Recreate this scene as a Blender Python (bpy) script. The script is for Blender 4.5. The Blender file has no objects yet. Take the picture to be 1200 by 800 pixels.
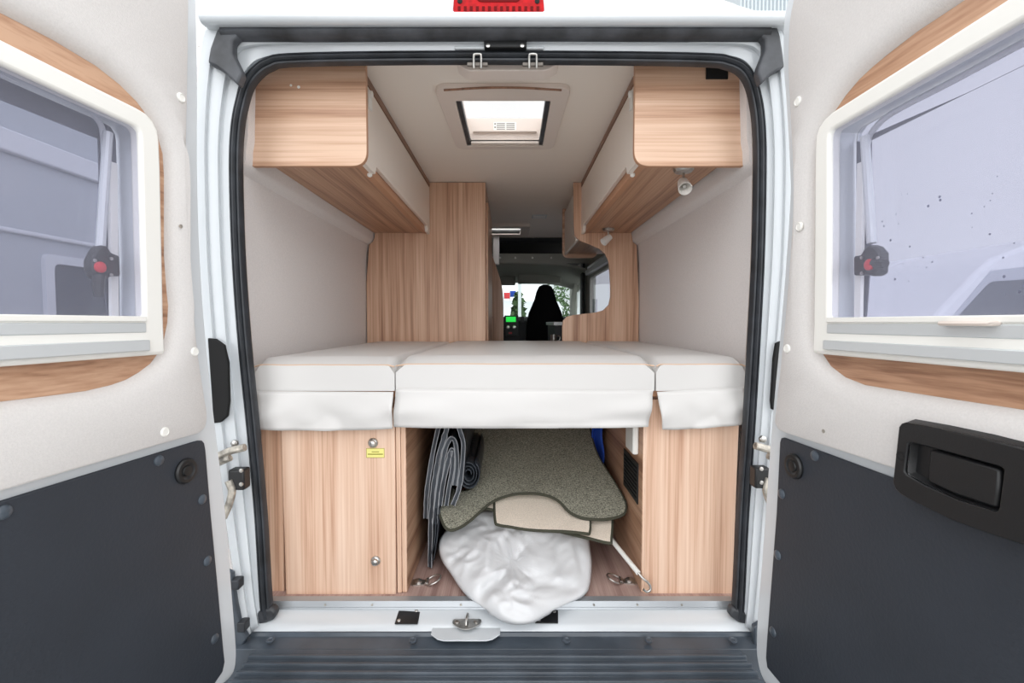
import bpy, bmesh, math, random
from mathutils import Vector, Matrix, noise
random.seed(7)
C = bpy.context.scene.collection
F = 533.0
CAM = Vector((0.04, 0.0, 1.45))
PITCH = math.radians(2.36)
FWD = Vector((0, math.cos(PITCH), -math.sin(PITCH)))
UP = Vector((0, math.sin(PITCH), math.cos(PITCH)))
FL = 0.538          # load floor height
CE = 2.32           # ceiling height


def ray(px, py):
    return FWD + Vector((1, 0, 0)) * ((px - 600) / F) + UP * ((400 - py) / F)


def P(px, py, Y):
    d = ray(px, py)
    return CAM + d * (Y / d.y)


def PZ(px, py, z):
    d = ray(px, py)
    return CAM + d * ((z - CAM.z) / d.z)


def PX(px, py, X):
    d = ray(px, py)
    return CAM + d * ((X - CAM.x) / d.x)


def PP(px, py, p0, n):
    d = ray(px, py)
    return CAM + d * ((p0 - CAM).dot(n) / d.dot(n))


# ------------------------------------------------------------------ materials
def s2l(c):
    r = []
    for v in c[:3]:
        v /= 255.0
        r.append(v / 12.92 if v <= 0.04045 else ((v + 0.055) / 1.055) ** 2.4)
    return (*r, 1.0)


def newmat(name):
    m = bpy.data.materials.new(name)
    m.use_nodes = True
    nt = m.node_tree
    nt.nodes.clear()
    out = nt.nodes.new('ShaderNodeOutputMaterial')
    return m, nt, out


def plain(name, col, rough=0.5, metal=0.0, spec=0.5, bump=0.0, bscale=200.0, var=0.0, vscale=8.0, emit=None, coat=0.0):
    m, nt, out = newmat(name)
    b = nt.nodes.new('ShaderNodeBsdfPrincipled')
    b.inputs['Base Color'].default_value = s2l(col)
    b.inputs['Roughness'].default_value = rough
    b.inputs['Metallic'].default_value = metal
    b.inputs['Specular IOR Level'].default_value = spec
    b.inputs['Coat Weight'].default_value = coat
    tc = nt.nodes.new('ShaderNodeTexCoord')
    if bump:
        n = nt.nodes.new('ShaderNodeTexNoise')
        n.inputs['Scale'].default_value = bscale
        n.inputs['Detail'].default_value = 3
        nt.links.new(tc.outputs['Object'], n.inputs['Vector'])
        bp = nt.nodes.new('ShaderNodeBump')
        bp.inputs['Strength'].default_value = bump
        bp.inputs['Distance'].default_value = 0.002
        nt.links.new(n.outputs['Fac'], bp.inputs['Height'])
        nt.links.new(bp.outputs['Normal'], b.inputs['Normal'])
    if var:
        n = nt.nodes.new('ShaderNodeTexNoise')
        n.inputs['Scale'].default_value = vscale
        n.inputs['Detail'].default_value = 5
        nt.links.new(tc.outputs['Object'], n.inputs['Vector'])
        r = nt.nodes.new('ShaderNodeValToRGB')
        r.color_ramp.elements[0].position = 0.3
        r.color_ramp.elements[1].position = 0.7
        lo = [max(0, v * (1 - var)) for v in col]
        hi = [min(255, v * (1 + var)) for v in col]
        r.color_ramp.elements[0].color = s2l(lo)
        r.color_ramp.elements[1].color = s2l(hi)
        nt.links.new(n.outputs['Fac'], r.inputs['Fac'])
        nt.links.new(r.outputs['Color'], b.inputs['Base Color'])
    if emit:
        b.inputs['Emission Color'].default_value = s2l(emit[0])
        b.inputs['Emission Strength'].default_value = emit[1]
    nt.links.new(b.outputs[0], out.inputs[0])
    return m


def wood(name, axis, dark=(152, 113, 90), mid=(190, 150, 123), light=(213, 178, 152), rough=0.38, sc=1.0, seed=0.0):
    m, nt, out = newmat(name)
    N = nt.nodes.new
    b = N('ShaderNodeBsdfPrincipled')
    b.inputs['Roughness'].default_value = rough
    b.inputs['Specular IOR Level'].default_value = 0.4
    tc = N('ShaderNodeTexCoord')

    def ns(perp, along, detail, dist=0.0):
        mp = N('ShaderNodeMapping')
        s = [perp * sc] * 3
        s[axis] = along * sc
        mp.inputs['Scale'].default_value = s
        mp.inputs['Location'].default_value = (seed, seed * 1.7, seed * .6)
        nt.links.new(tc.outputs['Object'], mp.inputs['Vector'])
        n = N('ShaderNodeTexNoise')
        n.inputs['Scale'].default_value = 1.0
        n.inputs['Detail'].default_value = detail
        n.inputs['Distortion'].default_value = dist
        nt.links.new(mp.outputs[0], n.inputs['Vector'])
        return n
    a = ns(22, 0.5, 4, 0.15)
    f = ns(150, 2.5, 3)
    mx = N('ShaderNodeMix')
    mx.inputs[0].default_value = 0.38
    nt.links.new(a.outputs['Fac'], mx.inputs[2])
    nt.links.new(f.outputs['Fac'], mx.inputs[3])
    r = N('ShaderNodeValToRGB')
    e = r.color_ramp.elements
    e[0].position = 0.36
    e[0].color = s2l(dark)
    e[1].position = 0.62
    e[1].color = s2l(light)
    k = e.new(0.47)
    k.color = s2l(mid)
    nt.links.new(mx.outputs[0], r.inputs['Fac'])
    nt.links.new(r.outputs['Color'], b.inputs['Base Color'])
    bp = N('ShaderNodeBump')
    bp.inputs['Strength'].default_value = 0.08
    bp.inputs['Distance'].default_value = 0.001
    nt.links.new(f.outputs['Fac'], bp.inputs['Height'])
    nt.links.new(bp.outputs['Normal'], b.inputs['Normal'])
    nt.links.new(b.outputs[0], out.inputs[0])
    return m


def clear(name, tint, haze=0.0, hazecol=(255, 255, 255), gloss=0.06):
    """a thin see-through sheet: tinted transparency, a little haze, a faint reflection"""
    m, nt, out = newmat(name)
    N = nt.nodes.new
    t = N('ShaderNodeBsdfTransparent')
    t.inputs[0].default_value = s2l(tint)
    last = t
    if haze:
        d = N('ShaderNodeBsdfDiffuse')
        d.inputs[0].default_value = s2l(hazecol)
        tr = N('ShaderNodeBsdfTranslucent')
        tr.inputs[0].default_value = s2l(hazecol)
        m2 = N('ShaderNodeMixShader')
        m2.inputs[0].default_value = 0.5
        nt.links.new(d.outputs[0], m2.inputs[1])
        nt.links.new(tr.outputs[0], m2.inputs[2])
        mx = N('ShaderNodeMixShader')
        mx.inputs[0].default_value = haze
        nt.links.new(t.outputs[0], mx.inputs[1])
        nt.links.new(m2.outputs[0], mx.inputs[2])
        last = mx
    if gloss:
        g = N('ShaderNodeBsdfGlossy')
        g.inputs['Roughness'].default_value = 0.02
        fr = N('ShaderNodeFresnel')
        fr.inputs[0].default_value = 1.45
        mx = N('ShaderNodeMixShader')
        ge = N('ShaderNodeNewGeometry')
        mt_ = N('ShaderNodeMath'); mt_.operation = 'SUBTRACT'; mt_.inputs[0].default_value = 1.0
        mu_ = N('ShaderNodeMath'); mu_.operation = 'MULTIPLY'
        nt.links.new(ge.outputs['Backfacing'], mt_.inputs[1])
        nt.links.new(fr.outputs[0], mu_.inputs[0])
        nt.links.new(mt_.outputs[0], mu_.inputs[1])
        nt.links.new(mu_.outputs[0], mx.inputs[0])
        nt.links.new(last.outputs[0], mx.inputs[1])
        nt.links.new(g.outputs[0], mx.inputs[2])
        last = mx
    nt.links.new(last.outputs[0], out.inputs[0])
    return m


M = dict(
    paint=plain('white_paint', (209, 214, 218), 0.22, coat=0.4),
    felt=plain('grey_felt', (216, 213, 211), 0.95, spec=0.15, bump=0.35, bscale=420, var=0.015, vscale=250),
    wallfelt=plain('wall_textile', (226, 221, 219), 0.95, spec=0.1, bump=0.3, bscale=350, var=0.02, vscale=200),
    lining=plain('beige_lining', (214, 204, 196), 0.8, bump=0.1),
    ceil=plain('cream_ceiling', (240, 231, 221), 0.75, spec=0.2),
    lacquer=plain('cream_lacquer', (236, 226, 216), 0.3, spec=0.4),
    plastic_w=plain('white_plastic', (238, 237, 232), 0.35),
    plastic_b=plain('beige_plastic', (226, 214, 205), 0.4),
    rubber=plain('black_rubber', (42, 45, 50), 0.5, bump=0.3, bscale=90, var=0.25, vscale=14),
    rubber_dirty=plain('dusty_rubber', (58, 60, 64), 0.5, bump=0.3, bscale=60, var=0.38, vscale=11),
    rubber_grey=plain('grey_rubber', (112, 117, 122), 0.55, var=0.25, vscale=18),
    bordergrey=plain('dark_grey_border', (92, 94, 104), 0.5),
    drop=plain('rain_drop', (176, 178, 190), 0.15),
    darkpanel=plain('charcoal_board', (44, 49, 57), 0.55, bump=0.5, bscale=130, var=0.04, vscale=6),
    black=plain('black_plastic', (23, 24, 26), 0.42, bump=0.1, bscale=300),
    deep=plain('black_matt', (10, 10, 11), 0.8),
    bumper=plain('slate_plastic', (70, 78, 87), 0.28, bump=0.25, bscale=45, var=0.12, vscale=9),
    alu=plain('brushed_aluminium', (172, 176, 180), 0.4, metal=0.6),
    silver=plain('silver_rail', (205, 209, 211), 0.4, metal=0.25),
    chrome=plain('worn_steel', (190, 188, 184), 0.28, metal=0.95, var=0.12, vscale=60),
    steel_w=plain('weathered_steel', (168, 163, 154), 0.45, metal=0.6, var=0.35, vscale=40),
    steel_d=plain('dull_steel', (112, 106, 100), 0.5, metal=0.5),
    red=plain('red_plastic', (205, 40, 50), 0.35),
    leather=plain('offwhite_leatherette', (207, 205, 203), 0.4, spec=0.5, bump=0.12, bscale=500),
    piping=plain('tan_piping', (206, 176, 152), 0.6),
    carpet=plain('green_carpet', (128, 127, 115), 1.0, spec=0.05, bump=1.0, bscale=260, var=0.42, vscale=230),
    carpet_b=plain('beige_carpet', (222, 210, 195), 1.0, spec=0.05, bump=0.6, bscale=420, var=0.09, vscale=420),
    binding=plain('olive_binding', (72, 72, 62), 0.9, spec=0.1),
    bag=plain('white_bag_film', (212, 213, 215), 0.38, spec=0.4, bump=0.5, bscale=28),
    foil=plain('dark_foil', (62, 67, 74), 0.3, metal=0.4, bump=1.0, bscale=45),
    foil_edge=plain('grey_edging', (150, 153, 158), 0.5),
    yellow=plain('yellow_sticker', (236, 229, 138), 0.5),
    ink=plain('olive_print', (150, 140, 50), 0.6),
    greyink=plain('grey_print', (120, 116, 112), 0.6),
    blue=plain('blue_cloth', (30, 70, 165), 0.8),
    seat=plain('black_seat_cloth', (14, 14, 15), 0.95, spec=0.1),
    cabgrey=plain('grey_green_headliner', (150, 150, 142), 0.85, bump=0.1),
    cabdark=plain('dark_cab_shelf', (38, 36, 35), 0.8),
    dash=plain('dark_dashboard', (34, 36, 40), 0.55),
    screen=plain('green_display', (20, 60, 30), 0.4, emit=((40, 225, 80), 0.55)),
    asphalt=plain('asphalt', (182, 181, 179), 0.7, bump=0.5, bscale=60, var=0.12, vscale=30),
    camper=plain('camper_white', (214, 216, 221), 0.3),
    campergrey=plain('camper_grey', (172, 177, 184), 0.35),
    camperband=plain('camper_side_grey', (168, 172, 181), 0.35),
    camperlight=plain('camper_pale_grey', (206, 209, 214), 0.4),
    darkglass=plain('dark_vehicle_glass', (50, 58, 70), 0.08, spec=0.6),
    leaf=plain('leaf_green', (70, 92, 58), 0.8, var=0.3, vscale=5),
    clad=plain('pale_cladding', (178, 186, 190), 0.5, metal=0.2),
    paper=plain('brush_pile', (120, 112, 104), 0.95, bump=1.0, bscale=160, var=0.75, vscale=150),
    frost=plain('frosted_glass', (236, 233, 228), 0.45),
    lens=plain('red_lens', (170, 12, 20), 0.4, spec=0.15, var=0.12, vscale=60),
    lens_dark=plain('dark_red_lens', (100, 4, 8), 0.4, spec=0.1),
    beltgrey=plain('dark_pillar', (24, 24, 26), 0.7),
)
M['wood_x'] = wood('wood_grain_across', 0, dark=(166, 126, 102), mid=(201, 162, 135), light=(222, 189, 164), seed=1.3)
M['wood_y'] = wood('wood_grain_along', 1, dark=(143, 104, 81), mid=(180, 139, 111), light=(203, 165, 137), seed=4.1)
M['wood_z'] = wood('wood_grain_upright', 2, dark=(160, 120, 97), mid=(199, 159, 132), light=(221, 187, 162), seed=2.2)
M['wood_z_lit'] = wood('wood_grain_upright_lit', 2, dark=(194, 152, 127), mid=(220, 184, 159), light=(235, 205, 183), seed=5.2)  # lit copy of the upright wood, stronger daylight put into its colour
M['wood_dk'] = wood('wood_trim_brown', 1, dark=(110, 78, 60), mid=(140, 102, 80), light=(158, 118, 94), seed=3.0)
M['wood_edge'] = plain('wood_edging', (190, 143, 112), 0.45)
M['vinyl'] = wood('rosy_floor_vinyl', 1, dark=(140, 112, 106), mid=(168, 140, 132), light=(188, 162, 153), rough=0.4, sc=1.3, seed=7.0)
M['pane'] = clear('tinted_acrylic', (226, 227, 233))
M['screen_mesh'] = clear('flyscreen', (248, 248, 252), 0.13, (214, 215, 226), gloss=0)
M['glass'] = clear('clear_glass', (238, 243, 242))
M['dome'] = clear('milky_dome', (254, 254, 254), 0.15, (252, 252, 252), gloss=0)


# ------------------------------------------------------------------ mesh builder
def rnd(pts, r, seg=5):
    """round every corner of a closed 2-D outline; r a number or one per point"""
    out = []
    n = len(pts)
    for i in range(n):
        p = Vector(pts[i]); a = Vector(pts[i - 1]); b = Vector(pts[(i + 1) % n])
        ri = r[i] if isinstance(r, (list, tuple)) else r
        da, db = (a - p), (b - p)
        if ri <= 0 or da.length < 1e-6 or db.length < 1e-6:
            out.append(tuple(p)); continue
        ri = min(ri, da.length * .49, db.length * .49)
        p0 = p + da.normalized() * ri
        p1 = p + db.normalized() * ri
        for k in range(seg + 1):
            t = k / seg
            q = p0 * (1 - t) ** 2 + p * 2 * t * (1 - t) + p1 * t * t
            out.append(tuple(q))
    return out


def cr(pts, n=6, closed=False):
    """Catmull-Rom through the points"""
    pts = [Vector(p) for p in pts]
    m = len(pts)
    out = []
    rng = range(m if closed else m - 1)
    for i in rng:
        if closed:
            p0, p1, p2, p3 = pts[i - 1], pts[i], pts[(i + 1) % m], pts[(i + 2) % m]
        else:
            p1, p2 = pts[i], pts[i + 1]
            p0 = pts[i - 1] if i > 0 else p1 * 2 - p2
            p3 = pts[i + 2] if i + 2 < m else p2 * 2 - p1
        for k in range(n):
            t = k / n
            out.append(0.5 * ((2 * p1) + (p2 - p0) * t + (2 * p0 - 5 * p1 + 4 * p2 - p3) * t * t + (3 * p1 - p0 - 3 * p2 + p3) * t ** 3))
    if not closed:
        out.append(pts[-1])
    return out


def offset2(pts, d):
    """push a closed 2-D outline outwards by d"""
    n = len(pts)
    area = sum(pts[i][0] * pts[(i + 1) % n][1] - pts[(i + 1) % n][0] * pts[i][1] for i in range(n))
    s = 1 if area > 0 else -1
    out = []
    for i in range(n):
        a = Vector(pts[i - 1]); p = Vector(pts[i]); b = Vector(pts[(i + 1) % n])
        e1 = (p - a); e2 = (b - p)
        n1 = Vector((e1.y, -e1.x)) * s; n2 = Vector((e2.y, -e2.x)) * s
        if n1.length > 0: n1.normalize()
        if n2.length > 0: n2.normalize()
        nn = n1 + n2
        if nn.length < 1e-6: nn = n1
        nn.normalize()
        out.append(tuple(p + nn * d))
    return out


class MB:
    def __init__(self):
        self.b = bmesh.new()

    def face(self, pts):
        vs = [self.b.verts.new(p) for p in pts]
        return self.b.faces.new(vs)

    def box(self, x0, x1, y0, y1, z0, z1):
        v = [self.b.verts.new((x, y, z)) for x in (x0, x1) for y in (y0, y1) for z in (z0, z1)]
        for f in ((0, 1, 3, 2), (4, 6, 7, 5), (0, 4, 5, 1), (2, 3, 7, 6), (0, 2, 6, 4), (1, 5, 7, 3)):
            self.b.faces.new([v[i] for i in f])
        return self

    def loft(self, loops, closed=True, cap=True):
        rows = [[self.b.verts.new(p) for p in L] for L in loops]
        n = len(rows[0])
        for a, c in zip(rows, rows[1:]):
            for i in range(n if closed else n - 1):
                j = (i + 1) % n
                self.b.faces.new((a[i], a[j], c[j], c[i]))
        if cap and closed:
            self.b.faces.new(rows[0][::-1])
            self.b.faces.new(rows[-1])
        return self

    def prism(self, pts, vec):
        pts = [Vector(p) for p in pts]
        return self.loft([pts, [p + Vector(vec) for p in pts]])

    def ring(self, outer, inner, vec):
        """flat slab with a hole: outer and inner 3-D outlines, thickness vector"""
        vec = Vector(vec)
        rows = []
        for L in (outer, inner):
            for k in (0, 1):
                rows.append([self.b.verts.new(Vector(p) + vec * k) for p in L])
        for k in (0, 1):
            es = []
            for L in (rows[k], rows[2 + k]):
                for i in range(len(L)):
                    es.append(self.b.edges.get((L[i], L[(i + 1) % len(L)])) or self.b.edges.new((L[i], L[(i + 1) % len(L)])))
            bmesh.ops.triangle_fill(self.b, use_beauty=True, use_dissolve=False, edges=es)
        for A, B in ((rows[0], rows[1]), (rows[2], rows[3])):
            for i in range(len(A)):
                j = (i + 1) % len(A)
                self.b.faces.new((A[i], A[j], B[j], B[i]))
        return self

    def tube(self, path, r, n=10, closed=False):
        path = [Vector(p) for p in path]
        m = len(path)
        rows = []
        ref = None
        for i, p in enumerate(path):
            if closed:
                t = path[(i + 1) % m] - path[i - 1]
            else:
                t = path[min(i + 1, m - 1)] - path[max(i - 1, 0)]
            t.normalize()
            if ref is None:
                ref = t.orthogonal().normalized()
            ref = (ref - t * ref.dot(t))
            if ref.length < 1e-5: ref = t.orthogonal()
            ref.normalize()
            bn = t.cross(ref)
            ri = r[i] if isinstance(r, (list, tuple)) else r
            rows.append([p + (ref * math.cos(2 * math.pi * k / n) + bn * math.sin(2 * math.pi * k / n)) * ri for k in range(n)])
        if closed:
            rows.append(rows[0])
            return self.loft(rows, True, False)
        return self.loft(rows)

    def sweep(self, path, prof, out):
        """profile (a along out[i], b along y) carried along a path in an x-z plane"""
        rows = []
        for p, o in zip(path, out):
            rows.append([p + o * a + Vector((0, 1, 0)) * b for a, b in prof])
        return self.loft(rows)

    def lathe(self, c, axis, prof, n=20):
        c = Vector(c); ax = Vector(axis).normalized()
        u = ax.orthogonal().normalized(); v = ax.cross(u)
        rows = []
        for r, h in prof:
            r = max(r, 1e-4)
            rows.append([c + ax * h + (u * math.cos(2 * math.pi * k / n) + v * math.sin(2 * math.pi * k / n)) * r for k in range(n)])
        return self.loft(rows)

    def sheet(self, fn, nu, nv):
        g = [[self.b.verts.new(fn(i / nu, j / nv)) for j in range(nv + 1)] for i in range(nu + 1)]
        for i in range(nu):
            for j in range(nv):
                self.b.faces.new((g[i][j], g[i + 1][j], g[i + 1][j + 1], g[i][j + 1]))
        return self

    def build(self, name, mats, parent=None, smooth=35, bev=0.0, seg=2, solid=0.0, sub=0, pick=None, bang=30):
        bmesh.ops.remove_doubles(self.b, verts=self.b.verts, dist=1e-6)
        bmesh.ops.recalc_face_normals(self.b, faces=self.b.faces)
        org = Vector((0, 0, 0))
        q = parent
        while q is not None:
            org = org + q.location
            q = q.parent
        if org.length:
            bmesh.ops.translate(self.b, verts=self.b.verts, vec=-org)
        if not isinstance(mats, (list, tuple)):
            mats = [mats]
        for f in self.b.faces:
            f.smooth = smooth > 0
            if pick:
                f.material_index = pick(f)
        a = math.radians(smooth)
        for e in self.b.edges:
            if len(e.link_faces) == 2:
                e.smooth = e.calc_face_angle(0) < a
        me = bpy.data.meshes.new(name)
        self.b.to_mesh(me)
        self.b.free()
        for m in mats:
            me.materials.append(m)
        o = bpy.data.objects.new(name, me)
        C.objects.link(o)
        if parent is not None:
            o.parent = parent
        if solid:
            md = o.modifiers.new('thickness', 'SOLIDIFY'); md.thickness = solid; md.offset = 0
        if bev:
            md = o.modifiers.new('edge', 'BEVEL'); md.width = bev; md.segments = seg; md.limit_method = 'ANGLE'; md.angle_limit = math.radians(bang)
        if sub:
            md = o.modifiers.new('soft', 'SUBSURF'); md.levels = sub; md.render_levels = sub
        return o


def tag(o, label=None, cat=None, group=None, kind=None):
    if label: o['label'] = label
    if cat: o['category'] = cat
    if group: o['group'] = group
    if kind: o['kind'] = kind
    return o


def thing(name, loc, label, cat, group=None):
    o = bpy.data.objects.new(name, None)
    o.empty_display_size = 0.1
    o.location = loc
    C.objects.link(o)
    return tag(o, label, cat, group)


def children(o):
    return [c for c in bpy.data.objects if c.parent is o]


def copy_tree(o, parent=None):
    c = o.copy()
    C.objects.link(c)
    if parent is not None:
        c.parent = parent
    for ch in children(o):
        copy_tree(ch, c)
    return c


Yd = Vector((0, 1, 0))
V3 = lambda p, y: Vector((p[0], y, p[1]))

# ================================================================== ROOM SHELL
# ------- floor, ceiling
tag(MB().box(-0.93, 0.93, 1.455, 6.3, FL - 0.04, FL).build('floor', M['vinyl']), kind='structure')

HX0, HX1 = P(533, 113, 1.76).x, P(646, 113, 1.76).x     # roof hatch opening
HY0 = PZ(590, 113, CE).y
HY1 = PZ(590, 167, CE).y
H2X0, H2X1, H2Y0, H2Y1 = -0.19, 0.12, 4.10, 4.38         # second hatch further forward
xs = sorted([-0.95, HX0, HX1, H2X0, H2X1, 0.95])
ys = sorted([1.47, HY0, HY1, H2Y0, H2Y1, 4.72])
b = MB()
for i in range(len(xs) - 1):
    for j in range(len(ys) - 1):
        cx, cy = (xs[i] + xs[i + 1]) / 2, (ys[j] + ys[j + 1]) / 2
        if HX0 < cx < HX1 and HY0 < cy < HY1: continue
        if H2X0 < cx < H2X1 and H2Y0 < cy < H2Y1: continue
        b.box(xs[i], xs[i + 1], ys[j], ys[j + 1], CE, CE + 0.012)
tag(b.build('ceiling', M['ceil'], smooth=0), kind='structure')

# ------- side walls: a profile carried forward, with the moulded ledge below the lockers
ZU = P(438, 271, 2.85).z           # underside of the lockers
ZL1 = P(433, 287, 2.85).z


def wall_profile(s):
    # (inset from the widest line, height), top to bottom
    return [(0.07, CE + .01), (0.058, ZU + 0.02), (0.052, ZU - .01), (0.050, ZL1 + 0.035), (0.040, ZL1 + 0.018), (0.016, ZL1 + 0.004),
            (0.014, ZL1 - 0.01), (0.002, 1.85), (0.0, 1.6), (-0.004, 1.3), (0.0, 1.0), (0.0, FL)]


def wall(name, sx, xr, xf, y0, y1, z_hi=None):
    b = MB()
    rows = []
    for k in range(9):
        t = k / 8
        y = y0 + (y1 - y0) * t
        w = xr + (xf - xr) * min(1, (y - 1.45) / 1.4)
        rows.append([Vector((sx * (w - i), y, z)) for i, z in wall_profile(t)] + [Vector((sx * (w + .05), y, FL)), Vector((sx * (w + .05), y, CE + .01))])
    b.loft(rows)
    return tag(b.build(name, M['wallfelt'], smooth=50), kind='structure')


XWL = -(P(429, 399, 2.85).x)
XWR = P(749, 398, 2.85).x
wall('wall_left', -1, XWL - 0.015, XWL, 1.475, 6.3)
wall('wall_right', 1, XWR + 0.01, XWR, 1.475, 3.56)
# forward part of the right wall round the kitchen window and the cab door window
b = MB()
xw = XWR - 0.0
KY0, KY1, KZ0, KZ1 = 3.62, 4.62, 1.52, 1.92
b.box(xw, xw + .05, 3.56, KY0, FL, CE)
b.box(xw, xw + .05, KY0, KY1, FL, KZ0)
b.box(xw, xw + .05, KY0, KY1, KZ1, CE)
b.box(xw, xw + .05, KY1, 5.12, FL, CE)
b.box(xw, xw + .05, 5.12, 5.95, FL, 1.47)
b.box(xw, xw + .05, 5.12, 5.95, 2.02, CE)
b.box(xw, xw + .05, 5.95, 6.3, FL, CE)
tag(b.build('wall_kitchen', M['cabgrey'], smooth=0), kind='structure')

# kitchen window with its blind cassette
b = MB()
yz = lambda y0, y1, z0, z1, x: [Vector((x, y, z)) for y, z in ((y0, z0), (y1, z0), (y1, z1), (y0, z1))]
b.ring([Vector((xw - .012, y, z)) for y, z in rnd([(KY0 - .03, KZ0 - .03), (KY1 + .03, KZ0 - .03), (KY1 + .03, KZ1 + .03), (KY0 - .03, KZ1 + .03)], .04)],
       [Vector((xw - .012, y, z)) for y, z in rnd([(KY0 + .02, KZ0 + .02), (KY1 - .02, KZ0 + .02), (KY1 - .02, KZ1 - .02), (KY0 + .02, KZ1 - .02)], .05)], (.03, 0, 0))
w1 = tag(b.build('window_1', M['cabgrey']), kind='structure')
MB().box(xw + .01, xw + .016, KY0, KY1, KZ0, KZ1).build('pane', M['pane'], w1)
b = MB()
b.box(xw - .05, xw - .012, KY0 - .05, KY1 + .05, KZ1 + .01, KZ1 + .06).box(xw - .03, xw - .012, KY0 - .05, KY1 + .05, KZ1 + .075, KZ1 + .10)
b.build('blind_cassette', M['silver'], w1, bev=.004)
MB().box(xw - .006, xw, KY1 - .22, KY1 - .14, KZ0 + .02, KZ0 + .16).build('window_stay', M['black'], w1, bev=.004)

# cab door window (curved frame) and the dark belt pillar in front of it
b = MB()
b.ring([Vector((xw - .03, y, z)) for y, z in rnd([(5.02, 1.38), (6.02, 1.38), (5.98, 1.72), (5.62, 2.06), (5.10, 2.08)], [.05, .05, .1, .25, .12])],
       [Vector((xw - .03, y, z)) for y, z in rnd([(5.14, 1.47), (5.93, 1.47), (5.88, 1.70), (5.58, 1.98), (5.17, 2.0)], [.04, .04, .1, .2, .1])], (.05, 0, 0))
w2 = tag(b.build('window_2', M['cabgrey'], smooth=50), kind='structure')
MB().box(xw + .01, xw + .016, 5.12, 5.95, 1.47, 2.02).build('pane', M['glass'], w2)
tag(MB().box(xw - .05, xw - .02, 4.86, 4.99, FL, 2.16).build('trim_1', M['beltgrey'], bev=.01), kind='structure')

# ------- cab: header shelf, headliner, windscreen, dashboard
b = MB()
b.box(-0.9, 0.9, 4.70, 4.72, 2.06, P(620, 297, 4.71).z)
tag(b.build('trim_2', M['cabgrey'], bev=.004), kind='structure')
b = MB()
zs = P(620, 297, 4.71).z
b.box(-0.9, 0.9, 4.72, 5.7, zs - .015, zs)
b.box(-0.9, 0.9, 5.68, 5.7, zs, 2.5)
b.box(-0.9, 0.9, 4.72, 5.7, 2.44, 2.46)
b.box(-0.9, 0.9, 4.70, 4.72, CE, 2.46)
tag(b.build('overcab_shelf', M['cabdark'], smooth=0), 'dark open storage shelf above the driving cab', 'shelf', kind='structure')
b = MB()
b.sheet(lambda u, v: Vector((-.9 + 1.8 * u, 4.70 + 1.2 * v, 2.07 - .02 * v - .08 * v ** 3 - .12 * abs(2 * u - 1) ** 4)), 24, 10)
tag(b.build('trim_3', M['cabgrey'], solid=.02), kind='structure')
b = MB()
b.loft([[Vector((-.88, 5.86, 1.98)), Vector((.88, 5.86, 1.98)), Vector((.9, 6.28, 1.5)), Vector((-.9, 6.28, 1.5))],
        [Vector((-.88, 5.866, 1.984)), Vector((.88, 5.866, 1.984)), Vector((.9, 6.286, 1.504)), Vector((-.9, 6.286, 1.504))]])
tag(b.build('window_3', M['glass'], smooth=0), kind='structure')
tag(MB().box(-.95, .95, 6.3, 6.34, FL, 1.52).build('wall_front', M['dash']), kind='structure')
for k, px in enumerate((568, 578, 596, 616, 638)):
    c = P(px + 8, 302, 4.70)
    tag(MB().lathe(c, (0, -1, 0), [(.011, 0), (.011, .004), (.006, .008), (.0, .008)], 10).build('press_stud', M['plastic_w']),
        'small pale press studs in a row on the grey cab header', 'stud', 'press studs on the cab header')

# mirror-like visor box at the windscreen top
b = MB()
p0, p1 = P(586, 334, 5.6), P(604, 322, 5.6)
b.box(p0.x, p1.x, 5.58, 5.66, p0.z, p1.z)
t = b.build('sun_visor', M['cabgrey'], bev=.012)
tag(t, 'grey-green sun visor folded at the top of the windscreen', 'sun visor')
b = MB()
p0, p1 = P(607, 330, 5.5), P(657, 322, 5.5)
b.box(p0.x, p1.x, 5.46, 5.6, p0.z - .02, p1.z + .01)
tag(b.build('header_tray', M['cabgrey'], bev=.01), 'shallow grey tray along the headliner above the windscreen', 'tray')

# dashboard
dsh = thing('dashboard', (0, 5.75, 1.2), 'dark dashboard with a lit green radio below the windscreen', 'dashboard')
b = MB()
prof = [(5.62, FL + .02), (5.60, 1.30), (5.64, 1.47), (5.72, 1.525), (6.25, 1.53), (6.28, FL + .02)]
b.prism([Vector((-.88, y, z)) for y, z in prof], (1.76, 0, 0))
b.build('dash_body', M['dash'], dsh, bev=.01)
rb = MB()
p0, p1 = P(591, 394, 5.58), P(607.5, 369.5, 5.58)
rb.box(p0.x, p1.x, 5.585, 5.63, p0.z, p1.z)
ro = rb.build('centre_console', M['black'], dsh, bev=.006)
p0, p1 = P(593, 377, 5.58), P(604.5, 371, 5.58)
MB().box(p0.x, p1.x, 5.579, 5.59, p0.z, p1.z).build('display', M['screen'], ro)
for px in (595.2, 602.6):
    MB().lathe(P(px, 383.3, 5.585), (0, -1, 0), [(.024, 0), (.024, .008), (.017, .016), (.0, .017)], 16).build('dial', M['chrome'], ro)
p0, p1 = P(596, 391, 5.58), P(600, 389, 5.58)
MB().box(p0.x, p1.x, 5.578, 5.59, p0.z, p1.z).build('hazard_button', M['red'], ro)
for px in (612.5,):
    p0, p1 = P(px - 2.5, 378, 5.58), P(px + 1.8, 371, 5.58)
    MB().box(p0.x, p1.x, 5.58, 5.62, p0.z, p1.z).build('air_vent', M['black'], dsh, bev=.004)

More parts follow.
